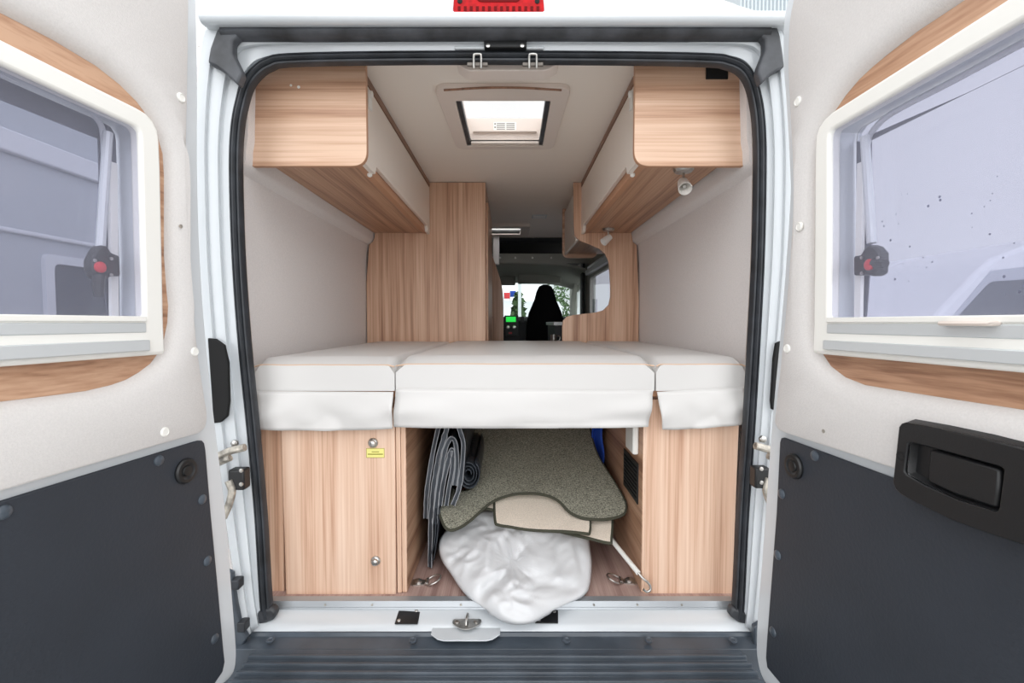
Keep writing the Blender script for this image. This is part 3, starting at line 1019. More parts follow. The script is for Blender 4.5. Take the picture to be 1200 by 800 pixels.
for bd in bands:
    pth = cr([P(x, y, 1.66) for x, y in bd], 7)
    nrm = []
    for k in range(len(pth)):
        t_ = pth[min(k + 1, len(pth) - 1)] - pth[max(k - 1, 0)]
        nrm.append(Vector((t_.z, 0, -t_.x)).normalized())
    hw = [.0085 * (.75 + .5 * abs(noise.noise(Vector((k * .3, bd[0][0], 0))))) for k in range(len(pth))]
    A = [p + n_ * h_ for p, n_, h_ in zip(pth, nrm, hw)]
    B_ = [p - n_ * h_ for p, n_, h_ in zip(pth, nrm, hw)]
    loop = A + B_[::-1]
    b = MB()
    b.loft([[shp(p, v / ny) for p in loop] for v in range(ny + 1)], cap=False)
    m_ = len(pth)
    f0 = [b.b.verts.new(shp(p, 0) + Vector((0, .004, 0))) for p in A]
    f1 = [b.b.verts.new(shp(p, 0) + Vector((0, .004, 0))) for p in B_]
    for k in range(m_ - 1):
        b.b.faces.new((f0[k], f0[k + 1], f1[k + 1], f1[k]))
    b.build('foil_layer', M['foil'], tb, smooth=50)
    b = MB()
    b.tube([shp(p, 0) for p in A], .0018, 6)
    b.build('edge_tape', M['foil_edge'], tb, smooth=80)
    b = MB()
    b.tube([shp(p, 0) for p in B_], .0018, 6)
    b.build('edge_tape', M['foil_edge'], tb, smooth=80)
# a looser roll tucked on its right
rt = []
for k in range(60):
    a = k / 60 * 2 * math.pi * 3.2
    rr = .012 + .036 * k / 60
    cpt = P(549, 556, 1.72)
    rt.append(Vector((cpt.x + rr * math.cos(a) * .9, 1.72, cpt.z + rr * math.sin(a) * 1.25)))
MB().sheet(lambda u, v: rt[min(59, int(u * 59 + .5))] + Vector((0, .42 * v, .02 * v)), 59, 6).build('rolled_end', M['foil'], tb, solid=.004, smooth=70)
# lower tail reaching the floor
tail = cr([P(x, y, 1.62) for x, y in ((509, 600), (507, 630), (505, 650), (504, 662))], 4)
b = MB()
b.sheet(lambda u, v: tail[min(len(tail) - 1, int(u * (len(tail) - 1) + .5))] + Vector((.006 * v + .006 * math.sin(u * 5), .01 + .10 * v, .006 * math.sin(u * 9 + v * 4))), len(tail) - 1, 6)
b.sheet(lambda u, v: tail[min(len(tail) - 1, int(u * (len(tail) - 1) + .5))] + Vector((.009 + .008 * (1 - u) - .006 * v, .015 + .10 * v, .004 + .006 * math.sin(u * 7 + v * 3))), len(tail) - 1, 6)
b.build('hanging_tail', M['foil'], tb, solid=.004, smooth=70)

# ---- blue cloth and hooked rod
p = P(704, 515, 2.05)
b = MB()
b.sheet(lambda u, v: Vector((p.x - .03 + .040 * u + .004 * math.sin(v * 9), 2.05 + .03 * math.sin(u * 5) + .05 * v, p.z - .10 + .22 * v)), 8, 10)
tag(b.build('blue_cloth', M['blue'], solid=.006, smooth=70), 'strip of bright blue cloth behind the olive-green mat by the vented cabinet', 'cloth')
hr = thing('crank_rod', P(745, 680, 1.52), 'white metal rod with a bare hooked end leaning out of the bay', 'rod')
r0, r1 = P(700, 612, 1.74), P(748, 671, 1.488)
MB().tube([r0, r1], .0085, 12).build('shaft', M['plastic_w'], hr)
hk = [r1, P(753, 677, 1.478), P(759, 682, 1.474), P(762, 686.5, 1.472), P(762, 691, 1.470), P(758, 693, 1.470), P(754, 690.5, 1.470)]
MB().tube(cr(hk, 5), .0042, 8).build('hook', M['chrome'], hr, smooth=80)


# ---- lashing rings
def lashing(px, py, sx, label):
    c = PZ(px, py, FL)
    r = thing('lashing_ring', c, label, 'ring')
    d = Vector((sx, 0, 0))
    b = MB()
    b.prism([c + Vector((x * sx, y, .0)) for x, y in rnd([(-.024, -.02), (.028, -.013), (.028, .013), (-.024, .02)], .012)], (0, 0, .004))
    b.lathe(c + Vector((0, 0, .004)), (0, 0, 1), [(.014, 0), (.013, .006), (.007, .010), (0, .0105)], 16)
    b.tube([c + d * .03 + Vector((0, -.014, .006)), c + d * .03 + Vector((0, .014, .006))], .006, 8)
    b.build('base_plate', M['chrome'], r)
    cc = c + d * .052 + Vector((0, 0, .012))
    MB().tube([cc + Vector((sx * .026 * math.cos(a), .026 * math.sin(a), .010 * math.cos(a))) for a in [2 * math.pi * k / 28 for k in range(28)]], .0032, 8, closed=True).build('ring', M['chrome'], r)


lashing(490.5, 683, 1, 'steel lashing ring on the floor near the left under-bed cabinet')
lashing(737.5, 681.5, -1, 'steel lashing ring on the floor beside the hooked rod')

# ================================================================== VAN BODY round the doorway
vb = thing('camper_van', (0, 1.4, .3), 'white camper van framing the open rear doorway, with rubber seals, sill and bumper step', 'van')
pairs = [((314, 722), (288, 747)), ((311, 700), (278, 690)), ((305, 600), (264, 600)), ((296, 500), (250, 500)), ((286, 400), (240, 400)), ((279, 300), (233, 300)), ((276, 200), (230, 200)), ((278, 150), (230, 150)),
         ((284, 118), (232, 100)), ((291, 98), (236, 60)), ((302, 84), (243, 34)), ((316, 75), (258, 27)), ((340, 70), (320, 26)), ((450, 67.5), (450, 25)), ((600, 67), (600, 25)), ((750, 68), (750, 25)),
         ((832, 70), (850, 26)), ((852, 73), (900, 27)), ((868, 80), (914, 34)), ((879, 94), (921, 60)), ((886, 118), (925, 100)), ((890, 150), (928, 150)), ((891, 200), (929, 200)), ((889, 300), (926, 300)),
         ((884, 400), (918, 400)), ((878, 500), (910, 500)), ((871, 600), (901, 600)), ((866, 700), (893, 690)), ((864, 722), (887, 747))]
inn = cr([Vector(a) for a, _ in pairs], 5)
outp = cr([Vector(c) for _, c in pairs], 5)
sec = [(0.0, 1.425), (0.10, 1.418), (0.16, 1.402), (0.40, 1.396), (0.46, 1.380), (0.52, 1.378), (0.74, 1.374), (0.80, 1.362), (0.86, 1.36), (1.0, 1.356), (1.04, 1.40)]
b = MB()
rows = []
for s, Y in sec:
    rows.append([P(*(i.lerp(o, s)), Y) for i, o in zip(inn, outp)])
b.loft(rows, closed=False, cap=False)
b.build('door_frame', M['paint'], vb, smooth=45, solid=.004)
# beige lining just inside the seal
b = MB()
c0_ = Vector((586, 400))
rows = []
for Y, k in ((1.43, 0.0), (1.45, .45), (1.475, 1.0)):
    L = []
    for i in inn:
        side = min(1, max(0, (i.y - 74) / 30))
        dx = (9 if i.x < 586 else -9) * side * k * (1 if i.y < 430 else .6)
        L.append(P(i.x + dx, i.y + 4 * k * (1 - side), Y))
    rows.append(L)
b.loft(rows, closed=False, cap=False)
b.build('doorway_lining', M['lining'], vb, smooth=60, solid=.003)
# main seal
path = [P(i.x, i.y, 1.41) for i in inn]
outv = []
for k in range(len(path)):
    t_ = path[min(k + 1, len(path) - 1)] - path[max(k - 1, 0)]
    o = Vector((t_.z, 0, -t_.x))
    if o.dot(path[k] - Vector((0, 1.41, 1.45))) < 0: o = -o
    outv.append(o.normalized())
prof = [(-.017, .012), (-.019, -.004), (-.0155, -.013), (-.011, -.014), (-.0085, -.006), (-.006, -.014), (-.002, -.020), (.003, -.019), (.0055, -.009), (.008, -.015), (.012, -.014), (.014, -.004), (.014, .012)]
b = MB()
b.sweep(path, prof, outv)
b.build('door_seal', M['rubber'], vb, smooth=50)
b = MB()
b.sweep(path, [(.0142, .008), (.0142, -.004), (.017, -.008), (.023, -.006), (.024, .008)], outv)
b.build('seal_flange', M['rubber_grey'], vb, smooth=50)
# header weatherstrip and its drooping end pieces
gx = [(262, 38.5), (300, 37.8), (450, 37), (600, 36.5), (750, 37), (860, 37.6), (900, 38.5)]
pg = cr([P(x, y, 1.36) for x, y in gx], 5)
b = MB()
b.sweep(pg, [(-.018, .02), (-.018, -.012), (-.008, -.022), (.006, -.018), (.012, -.024), (.018, -.016), (.018, .02)], [Vector((0, 0, 1))] * len(pg))
b.build('header_weatherstrip', M['rubber_dirty'], vb, smooth=50)
for px in ([(258, 30), (286, 33), (272, 48), (272, 62), (280, 78), (283, 85), (278, 99), (262, 84), (252, 77), (243, 73), (246, 56), (253, 36)],
           [(911, 30), (884, 33), (897, 46), (897, 58), (890, 76), (888, 84), (893, 98), (902, 88), (910, 83), (920, 78), (918, 62), (915, 42)]):
    b = MB()
    pts = [P(x, y, 1.345) for x, y in px]
    b.prism(pts, (0, .03, 0))
    b.build('corner_seal', M['rubber_dirty'], vb, bev=.006, bang=20)
# thin dark gap line above the weatherstrip
b = MB()
b.tube([P(x, y, 1.338) for x, y in ((256, 29), (300, 27.5), (600, 26.5), (880, 27.5), (912, 28.5))], .0035, 6)
b.build('gutter_gasket', M['rubber'], vb)
# roof: lip over the doorway and the raised roof skin
zr0 = P(600, 26, 1.32).z
b = MB()
xl, xr = P(246, 20, 1.32).x - .03, P(918, 20, 1.32).x + .05
lip = [(1.40, zr0 + .005), (1.325, zr0 - .002), (1.312, zr0 + .006), (1.310, zr0 + .022), (1.322, zr0 + .034), (1.40, zr0 + .040)]
b.prism([Vector((xl, y, z)) for y, z in lip], (xr - xl, 0, 0))
b.build('roof_lip', M['paint'], vb, bev=.006, bang=15)
zl = zr0 + .036
b = MB()
rx0, rx1 = P(330, 10, 1.34).x, P(852, 10, 1.34).x


def roofz(x, y):
    s = min(1, (x - xl) / (rx0 - xl + .08), (xr - x) / (xr - rx1 + .08))
    s = max(0, s); s = s * s * (3 - 2 * s)
    e = min(1, max(0, (y - 1.335) / .22)); e = math.sqrt(max(0, 1 - (1 - e) ** 2))
    f = min(1, max(0, (y - 1.42) / .2)); f = f * f * (3 - 2 * f)
    return zl - .004 + .15 * s * e * (1 - .72 * f)


rxs = sorted([xl + (xr - xl) * k / 40 for k in range(41)] + [HX0 - .02, HX1 + .02, H2X0 - .02, H2X1 + .02])
rys = sorted([1.335, 1.34, 1.35, 1.365, 1.385, 1.41, 1.45, 1.5, 1.56, HY0 - .02, HY1 + .02, 2.6, 3.2, H2Y0 - .02, H2Y1 + .02, 4.9, 5.3])
vs = {}
for i, x in enumerate(rxs):
    for j, y in enumerate(rys):
        vs[i, j] = b.b.verts.new((x, y, roofz(x, y)))
for i in range(len(rxs) - 1):
    for j in range(len(rys) - 1):
        cx, cy = (rxs[i] + rxs[i + 1]) / 2, (rys[j] + rys[j + 1]) / 2
        if HX0 - .021 < cx < HX1 + .021 and HY0 - .021 < cy < HY1 + .021: continue
        if H2X0 - .021 < cx < H2X1 + .021 and H2Y0 - .021 < cy < H2Y1 + .021: continue
        b.b.faces.new((vs[i, j], vs[i + 1, j], vs[i + 1, j + 1], vs[i, j + 1]))
b.build('roof_skin', M['paint'], vb, smooth=60)
# brake light on the roof edge
bl0, bl1 = P(531, 15, 1.335).x, P(638, 15, 1.335).x
zb0 = P(600, 16.5, 1.31).z
cxx = (bl0 + bl1) / 2
b = MB()
pol = rnd([(bl0, zb0), (bl1, zb0), (bl1 - .004, zb0 + .062), (bl0 + .004, zb0 + .062)], .016, 5)
b.loft([[Vector((x, 1.40, z)) for x, z in pol], [Vector((x, 1.322, z)) for x, z in pol],
        [Vector((cxx + (x - cxx) * .98, 1.312, zb0 + .031 + (z - zb0 - .031) * .9)) for x, z in pol]])
lt = b.build('brake_light', M['lens'], vb, smooth=40)
b = MB()
pol2 = rnd([(cxx - .055, zb0 + .034), (cxx + .055, zb0 + .034), (cxx + .072, zb0 + .058), (cxx - .072, zb0 + .058)], .008)
b.prism([Vector((x, 1.3105, z)) for x, z in pol2], (0, .004, 0)).build('inner_reflector', M['lens_dark'], lt)
b = MB()
for k in range(14):
    x = bl0 + .02 + (bl1 - bl0 - .04) * k / 13
    b.box(x - .004, x + .004, 1.3108, 1.314, zb0 + .010, zb0 + .022)
b.build('lens_rib', M['lens_dark'], lt, smooth=0)
for x in (bl0 + .022, bl1 - .022):
    MB().lathe((x, 1.3125, zb0 + .036), (0, -1, 0), [(.007, 0), (.007, .002), (.004, .003), (0, .003)], 12).build('screw', M['deep'], lt)
# latch plate and the two strikers at the header
p0, p1 = P(567.5, 57.5, 1.385), P(617, 46, 1.385)
pl = MB().box(p0.x, p1.x, 1.375, 1.40, p0.z, p1.z).build('latch_plate', M['black'], vb, bev=.003)
for px in (572, 612):
    MB().lathe(P(px, 53.5, 1.375), (0, -1, 0), [(.006, 0), (.006, .002), (.003, .003), (0, .003)], 10).build('screw', M['chrome'], pl)
p0, p1 = P(533, 58.5, 1.395), P(637, 55.5, 1.395)
MB().box(p0.x, p1.x, 1.388, 1.41, p0.z, p1.z).build('header_pad', M['paint'], vb, bev=.003)
tr = [P(x, y, 1.45) for x, y in ((535, 74), (545, 81.5), (551, 82.8), (637, 82.8), (643, 81.5), (655, 74))]
b = MB()
b.prism(tr + [tr[-1] + Vector((0, 0, .05)), tr[0] + Vector((0, 0, .05))], (0, .06, 0))
b.build('striker_pocket', M['plastic_b'], vb, bev=.003)
for cx in (559.5, 624.5):
    st_ = MB()
    a = [P(cx - 4.3, 80, 1.385), P(cx - 4.3, 66, 1.375), P(cx - 3, 63.5, 1.373), P(cx + 3, 63.5, 1.373), P(cx + 4.3, 66, 1.375), P(cx + 4.3, 80, 1.385)]
    st_.tube(cr(a, 4), .0034, 8)
    sk = st_.build('striker', M['chrome'], vb, smooth=80)
    q0, q1 = P(cx - 12, 77, 1.388), P(cx + 12, 73, 1.388)
    MB().box(q0.x, q1.x, 1.387, 1.393, q0.z, q1.z).build('striker_plate', M['steel_d'], sk, bev=.001)

# ------- sill
ZS = P(586, 714, 1.45).z
xa, xb = P(292, 730, 1.40).x, P(884, 730, 1.40).x
b = MB()
prof = [(1.452, ZS + .004), (1.452, ZS - .03), (1.36, ZS - .06), (1.376, PZ(586, 746, ZS - .022).z), (1.392, ZS - .010), (1.415, ZS - .003)]
b.prism([Vector((xa, y, z)) for y, z in prof], (xb - xa, 0, 0))
b.build('sill', M['paint'], vb, bev=.006, bang=15)
p0 = P(312, 713, 1.452); p1 = P(860, 703, 1.452)
b = MB()
zA, zB = p0.z, FL + .004
stp = [(1.447, zA), (1.444, zA + .003), (1.446, zA + .008), (1.444, zA + .011), (1.446, zA + .016), (1.450, zB), (1.475, zB + .001), (1.475, zB - .002), (1.455, zB - .004), (1.452, zA)]
b.prism([Vector((p0.x, y, z)) for y, z in stp], (p1.x - p0.x, 0, 0))
ss = b.build('sill_strip', M['alu'], vb, smooth=20)
for px in (381, 436, 540, 696, 747, 799):
    MB().lathe(P(px, 708.5, 1.4445), (0, -1, 0), [(.0035, 0), (.0035, .001), (0, .0015)], 8).build('screw', M['steel_w'], ss)
# black plates on the sill
for q in ([(468, 714), (493.5, 713), (489.5, 731.5), (462.5, 731.5)], [(630, 715), (654, 714.5), (654, 730.5), (627, 730.5)]):
    pts = []
    for x, y in q:
        pts.append(PZ(x, y, ZS - (.001 if y < 720 else .008)))
    bp_ = MB().prism(pts, (0, -.001, .004)).build('floor_plate', M['black'], vb, bev=.001)
    for f in ((.15, .82), (.82, .2)):
        a = pts[0].lerp(pts[1], f[0]); c = pts[3].lerp(pts[2], f[0])
        MB().lathe(a.lerp(c, f[1]) + Vector((0, 0, .003)), (0, -.2, 1), [(.006, 0), (.006, .002), (.003, .004), (0, .004)], 10).build('screw', M['chrome'], bp_)
# floor striker
c = PZ(547, 731, ZS - .006)
b = MB()
b.prism([c + Vector((x, y, .002)) for x, y in rnd([(-.045, .018), (.045, .018), (.045, -.006), (.012, -.03), (-.012, -.03), (-.045, -.006)], .010)], (0, 0, .003))
sk = b.build('floor_striker', M['chrome'], vb)
MB().tube(cr([c + Vector((0, .03, .002)), c + Vector((0, .026, .016)), c + Vector((0, .0, .018)), c + Vector((0, -.012, .004))], 4), .0042, 8).build('striker_loop', M['chrome'], sk)
for dx in (-.03, .03):
    MB().lathe(c + Vector((dx, .004, .005)), (0, 0, 1), [(.008, 0), (.008, .003), (.004, .005), (0, .005)], 12).build('screw', M['chrome'], sk)

# ------- bumper step
ZB_ = ZS - .030
xa, xb = P(281, 752, 1.37).x - .03, P(887, 752, 1.37).x + .02
b = MB()
b.prism([Vector((xa, yy, z)) for yy, z in ((1.395, ZB_ - .05), (1.395, ZB_ + .006), (1.372, ZB_ + .008), (1.366, ZB_ - .002), (1.318, ZB_ - .006), (1.318, .22), (1.395, .22))], (xb - xa, 0, 0))
bmp = b.build('bumper_flange', M['bumper'], vb, bev=.0015, bang=25)
prof = [(1.3178, ZB_ - .006), (1.30, ZB_ - .008)]
y = 1.294
for k in range(6):
    prof += [(y, ZB_ - .010), (y - .003, ZB_ - .001), (y - .010, ZB_ - .001), (y - .014, ZB_ - .011)]
    y -= .031
prof += [(1.09, ZB_ - .014), (1.07, ZB_ - .03), (1.06, .22), (1.3178, .22)]
b = MB()
b.prism([Vector((-.728, yy, z)) for yy, z in prof], (1.450, 0, 0))
b.build('bumper_step', M['bumper'], vb, bev=.0012, bang=25)
for px in (317, 484, 664, 760, 859):
    MB().lathe(PZ(px, 750, ZB_ + .007), (0, -.1, 1), [(.012, 0), (.012, .003), (.008, .004), (.005, .0015), (0, .0015)], 16).build('bolt', M['bumper'], bmp)
# raised white tongue in the middle of the step edge
tq = [(505, 744), (513, 750), (520, 751.5), (570, 751.5), (577, 750), (586, 744)]
tp = [PZ(x, y, ZB_ + .010) for x, y in tq]
b = MB()
b.prism(tp + [Vector((tp[-1].x, tp[-1].y + .03, tp[-1].z)), Vector((tp[0].x, tp[0].y + .03, tp[0].z))], (0, 0, .004))
b.build('sill_tongue', M['paint'], vb, bev=.001)

# ------- jamb hardware: slots, hinges, check arms
for q in ([(243, 396), (252, 397), (262, 404), (267, 425), (268, 470), (266, 488), (258, 495), (250, 496)], [(918, 398), (910, 402), (907, 420), (904, 470), (905, 480), (918, 480)]):
    MB().prism([P(x, y, 1.352) for x, y in q], (0, .012, 0)).build('jamb_slot', M['deep'], vb, bev=.003)
for pts_, pin, blk, arm in ((((256, 534), (270, 528), (287, 524)), (276, 519), (281, 559), ((268, 563), (272, 575), (268, 592), (262, 606))),
                            (((911, 530), (900, 526), (885, 522)), (893, 514), (890, 557), ((901, 560), (898, 575), (903, 590), (908, 602)))):
    h = MB()
    h.tube([P(x, y, 1.33) for x, y in pts_], .011, 10)
    h.tube([P(x, y + 8, 1.325) for x, y in pts_[:2]], .010, 10)
    hg = h.build('door_hinge', M['steel_w'], vb)
    MB().lathe(P(*pin, 1.36), (0, -1, 0), [(.011, 0), (.011, .008), (.006, .011), (0, .011)], 6).build('bolt', M['chrome'], hg)
    q0, q1 = P(blk[0] - 9, blk[1] + 13, 1.345), P(blk[0] + 9, blk[1] - 11, 1.345)
    ck = MB().box(q0.x, q1.x, 1.325, 1.362, q0.z, q1.z).build('check_bracket', M['black'], vb, bev=.006)
    for dy in (-8, 8):
        MB().lathe(P(blk[0] + 2, blk[1] + dy, 1.325), (0, -1, 0), [(.006, 0), (.006, .003), (0, .004)], 10).build('bolt', M['chrome'], ck)
    MB().tube(cr([P(x, y, 1.325) for x, y in arm], 4), .011, 8).build('check_arm', M['steel_w'], ck, smooth=80)
for x, y in ((279, 682), (286, 731)):
    q0, q1 = P(x - 4, y + 5, 1.35), P(x + 5, y - 6, 1.35)
    MB().box(q0.x, q1.x, 1.33, 1.36, q0.z, q1.z).build('jamb_clip', M['rubber'], vb, bev=.003)
for q in ([(262, 668), (271, 672), (275, 705), (281, 735), (289, 748), (280, 762), (268, 752), (262, 715)], [(884, 735), (893, 730), (896, 752), (890, 762), (884, 756)]):
    MB().prism([P(x, y, 1.335) for x, y in q], (0, .02, 0)).build('bumper_corner', M['bumper'], vb, bev=.004)
# dirty seal feet at the bottom corners
for px in ([(300, 716), (318, 712), (324, 718), (320, 727), (304, 734), (297, 730)], [(858, 712), (874, 716), (885, 730), (880, 737), (866, 730), (855, 722)]):
    MB().prism([P(x, y, 1.395) for x, y in px], (0, .03, 0)).build('seal_foot', M['rubber_dirty'], vb, bev=.008, bang=15)

# ================================================================== REAR DOORS
def rear_door(D):
    Hp = P(*D['hinge'], 1.15)
    k = (D['vp'] - 600) / F
    u = -Vector((k, 1, 0)).normalized()
    n = Vector((-u.y, u.x, 0)) * D['s']           # inner face normal, towards the doorway
    if n.x * D['s'] < 0: n = -n
    W = lambda t, z, off=0.0: Vector((Hp.x, Hp.y, 0)) + u * t + n * off + Vector((0, 0, z))

    def L(px, py, off=0.0):
        p = PP(px, py, Hp + n * off, n)
        return ((p - Hp).dot(u), p.z)
    LL = lambda pts, off=0.0: [L(x, y, off) for x, y in pts]
    W3 = lambda pts, off: [W(t, z, off) for t, z in pts]
    T1 = .74
    r = thing('van_rear_door', Vector((Hp.x, Hp.y, .47)), D['label'], 'door')
    r['kind'] = 'thing'
    # --- outlines in the door's own plane
    metal = [tuple(q) for q in cr([Vector(q) for q in LL(D['metal'])], 4)]
    zbot = metal[-1][1]
    metal = [(metal[0][0], 2.40)] + metal + [(T1 + .02, zbot), (T1 + .02, 2.40)]
    wood_ = LL(D['wood'], .004)
    wood_ = wood_ + D['wood_close'](wood_)
    fo, fi = LL(D['frame_out'], .03), LL(D['frame_in'], .03)
    TE = D['tend']
    fo = [(TE, fo[0][1] + D.get('rise', 0))] + fo + [(TE, fo[-1][1])]
    fi = [(TE - .035, fi[0][1] + D.get('rise', 0))] + fi + [(TE - .035, fi[-1][1])]
    hole = offset2(fi, .012)
    # --- painted metal door
    b = MB()
    b.ring(W3(metal, -.05), W3(hole, -.05), n * .05)
    b.build('door_shell', M['paint'], r, bev=.004, bang=50)
    # --- wood surround
    b = MB()
    b.ring(W3(wood_, .001), W3(hole, .001), n * .003)
    b.build('wood_surround', M['wood_y'], r, smooth=20)
    # --- felt trim with a soft recess round the window
    felt = [tuple(q) for q in cr([Vector(q) for q in LL(D['felt'], .024)], 4)]
    zf_ = felt[-1][1]
    felt = [(felt[0][0], 2.37)] + felt + [(T1, L(*D['felt_end'], .024)[1]), (T1, 2.37)]
    ft = .026
    b = MB()
    wo = wood_
    lo_in = offset2(wo, .0)
    steps = [(0.0, .003), (.004, .010), (.011, .017), (.022, .0225), (.038, .0252), (.050, ft)]
    rows = [W3(offset2(wo, d), o) for d, o in steps]
    rv = [[b.b.verts.new(p) for p in row] for row in rows]
    nn = len(wo)
    for A, B in zip(rv, rv[1:]):
        for i in range(nn):
            b.b.faces.new((A[i], A[(i + 1) % nn], B[(i + 1) % nn], B[i]))
    fin = offset2(felt, -.006)
    f1 = [b.b.verts.new(p) for p in W3(fin, ft)]
    f2 = [b.b.verts.new(p) for p in W3(offset2(felt, -.002), ft - .003)]
    f3 = [b.b.verts.new(p) for p in W3(felt, .001)]
    m = len(felt)
    for A, B in ((f1, f2), (f2, f3)):
        for i in range(m):
            b.b.faces.new((A[i], A[(i + 1) % m], B[(i + 1) % m], B[i]))
    es = []
    for Lp in (rv[-1], f1):
        q = len(Lp)
        for i in range(q):
            es.append(b.b.edges.get((Lp[i], Lp[(i + 1) % q])) or b.b.edges.new((Lp[i], Lp[(i + 1) % q])))
    bmesh.ops.triangle_fill(b.b, use_beauty=True, edges=es)
    b.build('felt_trim', M['felt'], r, smooth=40)
    # --- lower charcoal board
    dk = LL(D['dark'], .008)
    zz = dk[-1][1]
    dk = dk + [(T1 - .02, zz), (T1 - .02, L(*D['dark_end'], .008)[1])]
    MB().prism(W3(dk, .0005), n * .0085).build('lower_panel', M['darkpanel'], r, bev=.003, bang=50)
    # --- window: frame, pane, flyscreen, rails, stays
    b = MB()
    b.ring(W3(fo, .004), W3(fi, .004), n * .028)
    wf = b.build('window_frame', M['plastic_w'], r, bev=.006, bang=40, seg=3)
    b = MB()
    b.prism(W3(offset2(fi, .006), -.042), n * .004)
    b.build('pane', M['pane'], r)
    b = MB()
    b.prism(W3(offset2(fi, .004), .022), n * .001)
    b.build('flyscreen', M['screen_mesh'], r)
    tin = L(*D['rail_x'], .03)[0]
    tout = fo[-2][0]
    zp = lambda py: L(D['rail_x'][0], py, .034)[1]
    rails = []
    for (y0, y1, o0, o1, mt, nm) in D['rails']:
        z0, z1 = zp(y1), zp(y0)
        t0 = tin
        b = MB()
        b.prism([W(t0, z0, o0), W(TE - .03, z0, o0), W(TE - .03, z1, o0), W(t0, z1, o0)], n * (o1 - o0))
        rails.append(b.build(nm, M[mt], r, bev=.002))
    # frayed pile strip under the rail
    b = MB()
    zc = zp(D['brush'][0]); zd = zp(D['brush'][1])

    def br(u_, v_):
        t = tin + .01 + (TE - .06 - tin) * u_
        jag = .004 * noise.noise(Vector((t * 160, 0, D['s']))) * v_
        return W(t, zc + (zd - zc) * v_ + jag, .012 + .010 * (1 - v_) + .003 * noise.noise(Vector((t * 220, v_ * 5, 3))))
    b.sheet(br, 160, 4)
    b.build('pile_strip', M['paper'], r, solid=.003)
    # dark border strip round the pane
    b = MB()
    zlow = min(q[1] for q in fi)
    fb = [(t, z - .05 if z < zlow + .01 else z) for t, z in fi]
    b.ring(W3([(t, max(z, zlow - .006)) for t, z in offset2(fb, .007)], -.0375), W3([(t, max(z, zlow - .004)) for t, z in offset2(fb, -.030)], -.0375), n * .002)
    b.build('pane_border', M['bordergrey'], r)
    if D['drops']:
        b = MB()
        rg = random.Random(5)
        ts = [q[0] for q in fi]; zs_ = [q[1] for q in fi]
        for k in range(48):
            t_, z_ = rg.uniform(min(ts) + .05, max(ts) - .02), rg.uniform(min(zs_) + .02, max(zs_) - .16)
            rr = rg.choice((.001, .0013, .0017, .0024))
            b.lathe(W(t_, z_, -.0421), -n, [(rr, 0), (rr * .8, rr * .45), (rr * .4, rr * .7), (0, rr * .75)], 8)
        tag(b.build('rain_drops', M['drop'], r, smooth=80), kind='stuff')
    # bead of the acrylic pane
    b = MB()
    b.tube(cr(W3(LL(D['bead'], -.03), -.034), 5), .006, 8)
    b.build('pane_bead', M['camperlight'], r, smooth=80)
    # stay: guide bar, telescopic strut, clamp with red button
    a0, a1 = LL(D['bar'], -.02)
    sy = MB().prism([W(a0[0] - .008, a0[1], -.03), W(a0[0] + .008, a0[1], -.03), W(a1[0] + .008, a1[1], -.03), W(a1[0] - .008, a1[1], -.03)], n * .008).build('guide_bar', M['plastic_w'], r, bev=.001)
    s0, s1 = LL(D['strut'], -.015)
    b = MB()
    b.tube([W(*s0, -.015), W(*s1, -.015)], .0085, 10)
    mid = (s0[0] * .1 + s1[0] * .9, s0[1] * .1 + s1[1] * .9)
    st = b.build('stay_strut', M['silver'], r)
    e = LL(D['clamp'], -.012)
    cl_ = MB().prism(W3(e, -.026), n * .022).build('stay_clamp', M['black'], st, bev=.004)
    lv = LL(D['lever'], -.01)
    MB().tube(W3(lv, -.008), [.011, .010, .008], 10).build('stay_lever', M['black'], st)
    rbx = L(*D['button'], .0)
    MB().lathe(W(rbx[0], rbx[1], -.004), n, [(.011, 0), (.011, .004), (.008, .006), (0, .006)], 16).build('red_button', M['red'], st)
    for x, y in D['clamp_screws']:
        q = L(x, y, 0)
        MB().lathe(W(q[0], q[1], -.004), n, [(.0035, 0), (.0035, .002), (0, .003)], 8).build('screw', M['chrome'], st)
    # --- fasteners
    for x, y in D['white_buttons']:
        q = L(x, y, ft)
        MB().lathe(W(q[0], q[1], ft - .001), n, [(.011, 0), (.0105, .003), (.008, .0045), (.0075, .0035), (0, .0038)], 18).build('trim_button', M['plastic_w'], r)
    for x, y in D['trim_holes']:
        q = L(x, y, ft)
        MB().lathe(W(q[0], q[1], ft - .001), n, [(.0045, 0), (.0045, .0015), (.0025, .0018), (0, .0012)], 10).build('trim_hole', M['steel_w'], r)
    for x, y in D['dark_buttons']:
        q = L(x, y, .009)
        MB().lathe(W(q[0], q[1], .0085), n, [(.0125, 0), (.0115, .003), (.008, .0055), (.003, .0065), (0, .0066)], 18).build('panel_button', M['bumper'], r)
    q = L(*D['grommet'], .009)
    MB().lathe(W(q[0], q[1], .0085), n, [(.030, 0), (.030, .005), (.027, .009), (.020, .0095), (.0165, .0065), (.013, .006), (.0115, .009), (0, .010)], 28).build('grommet', M['black'], r)
    return r, W, L, n


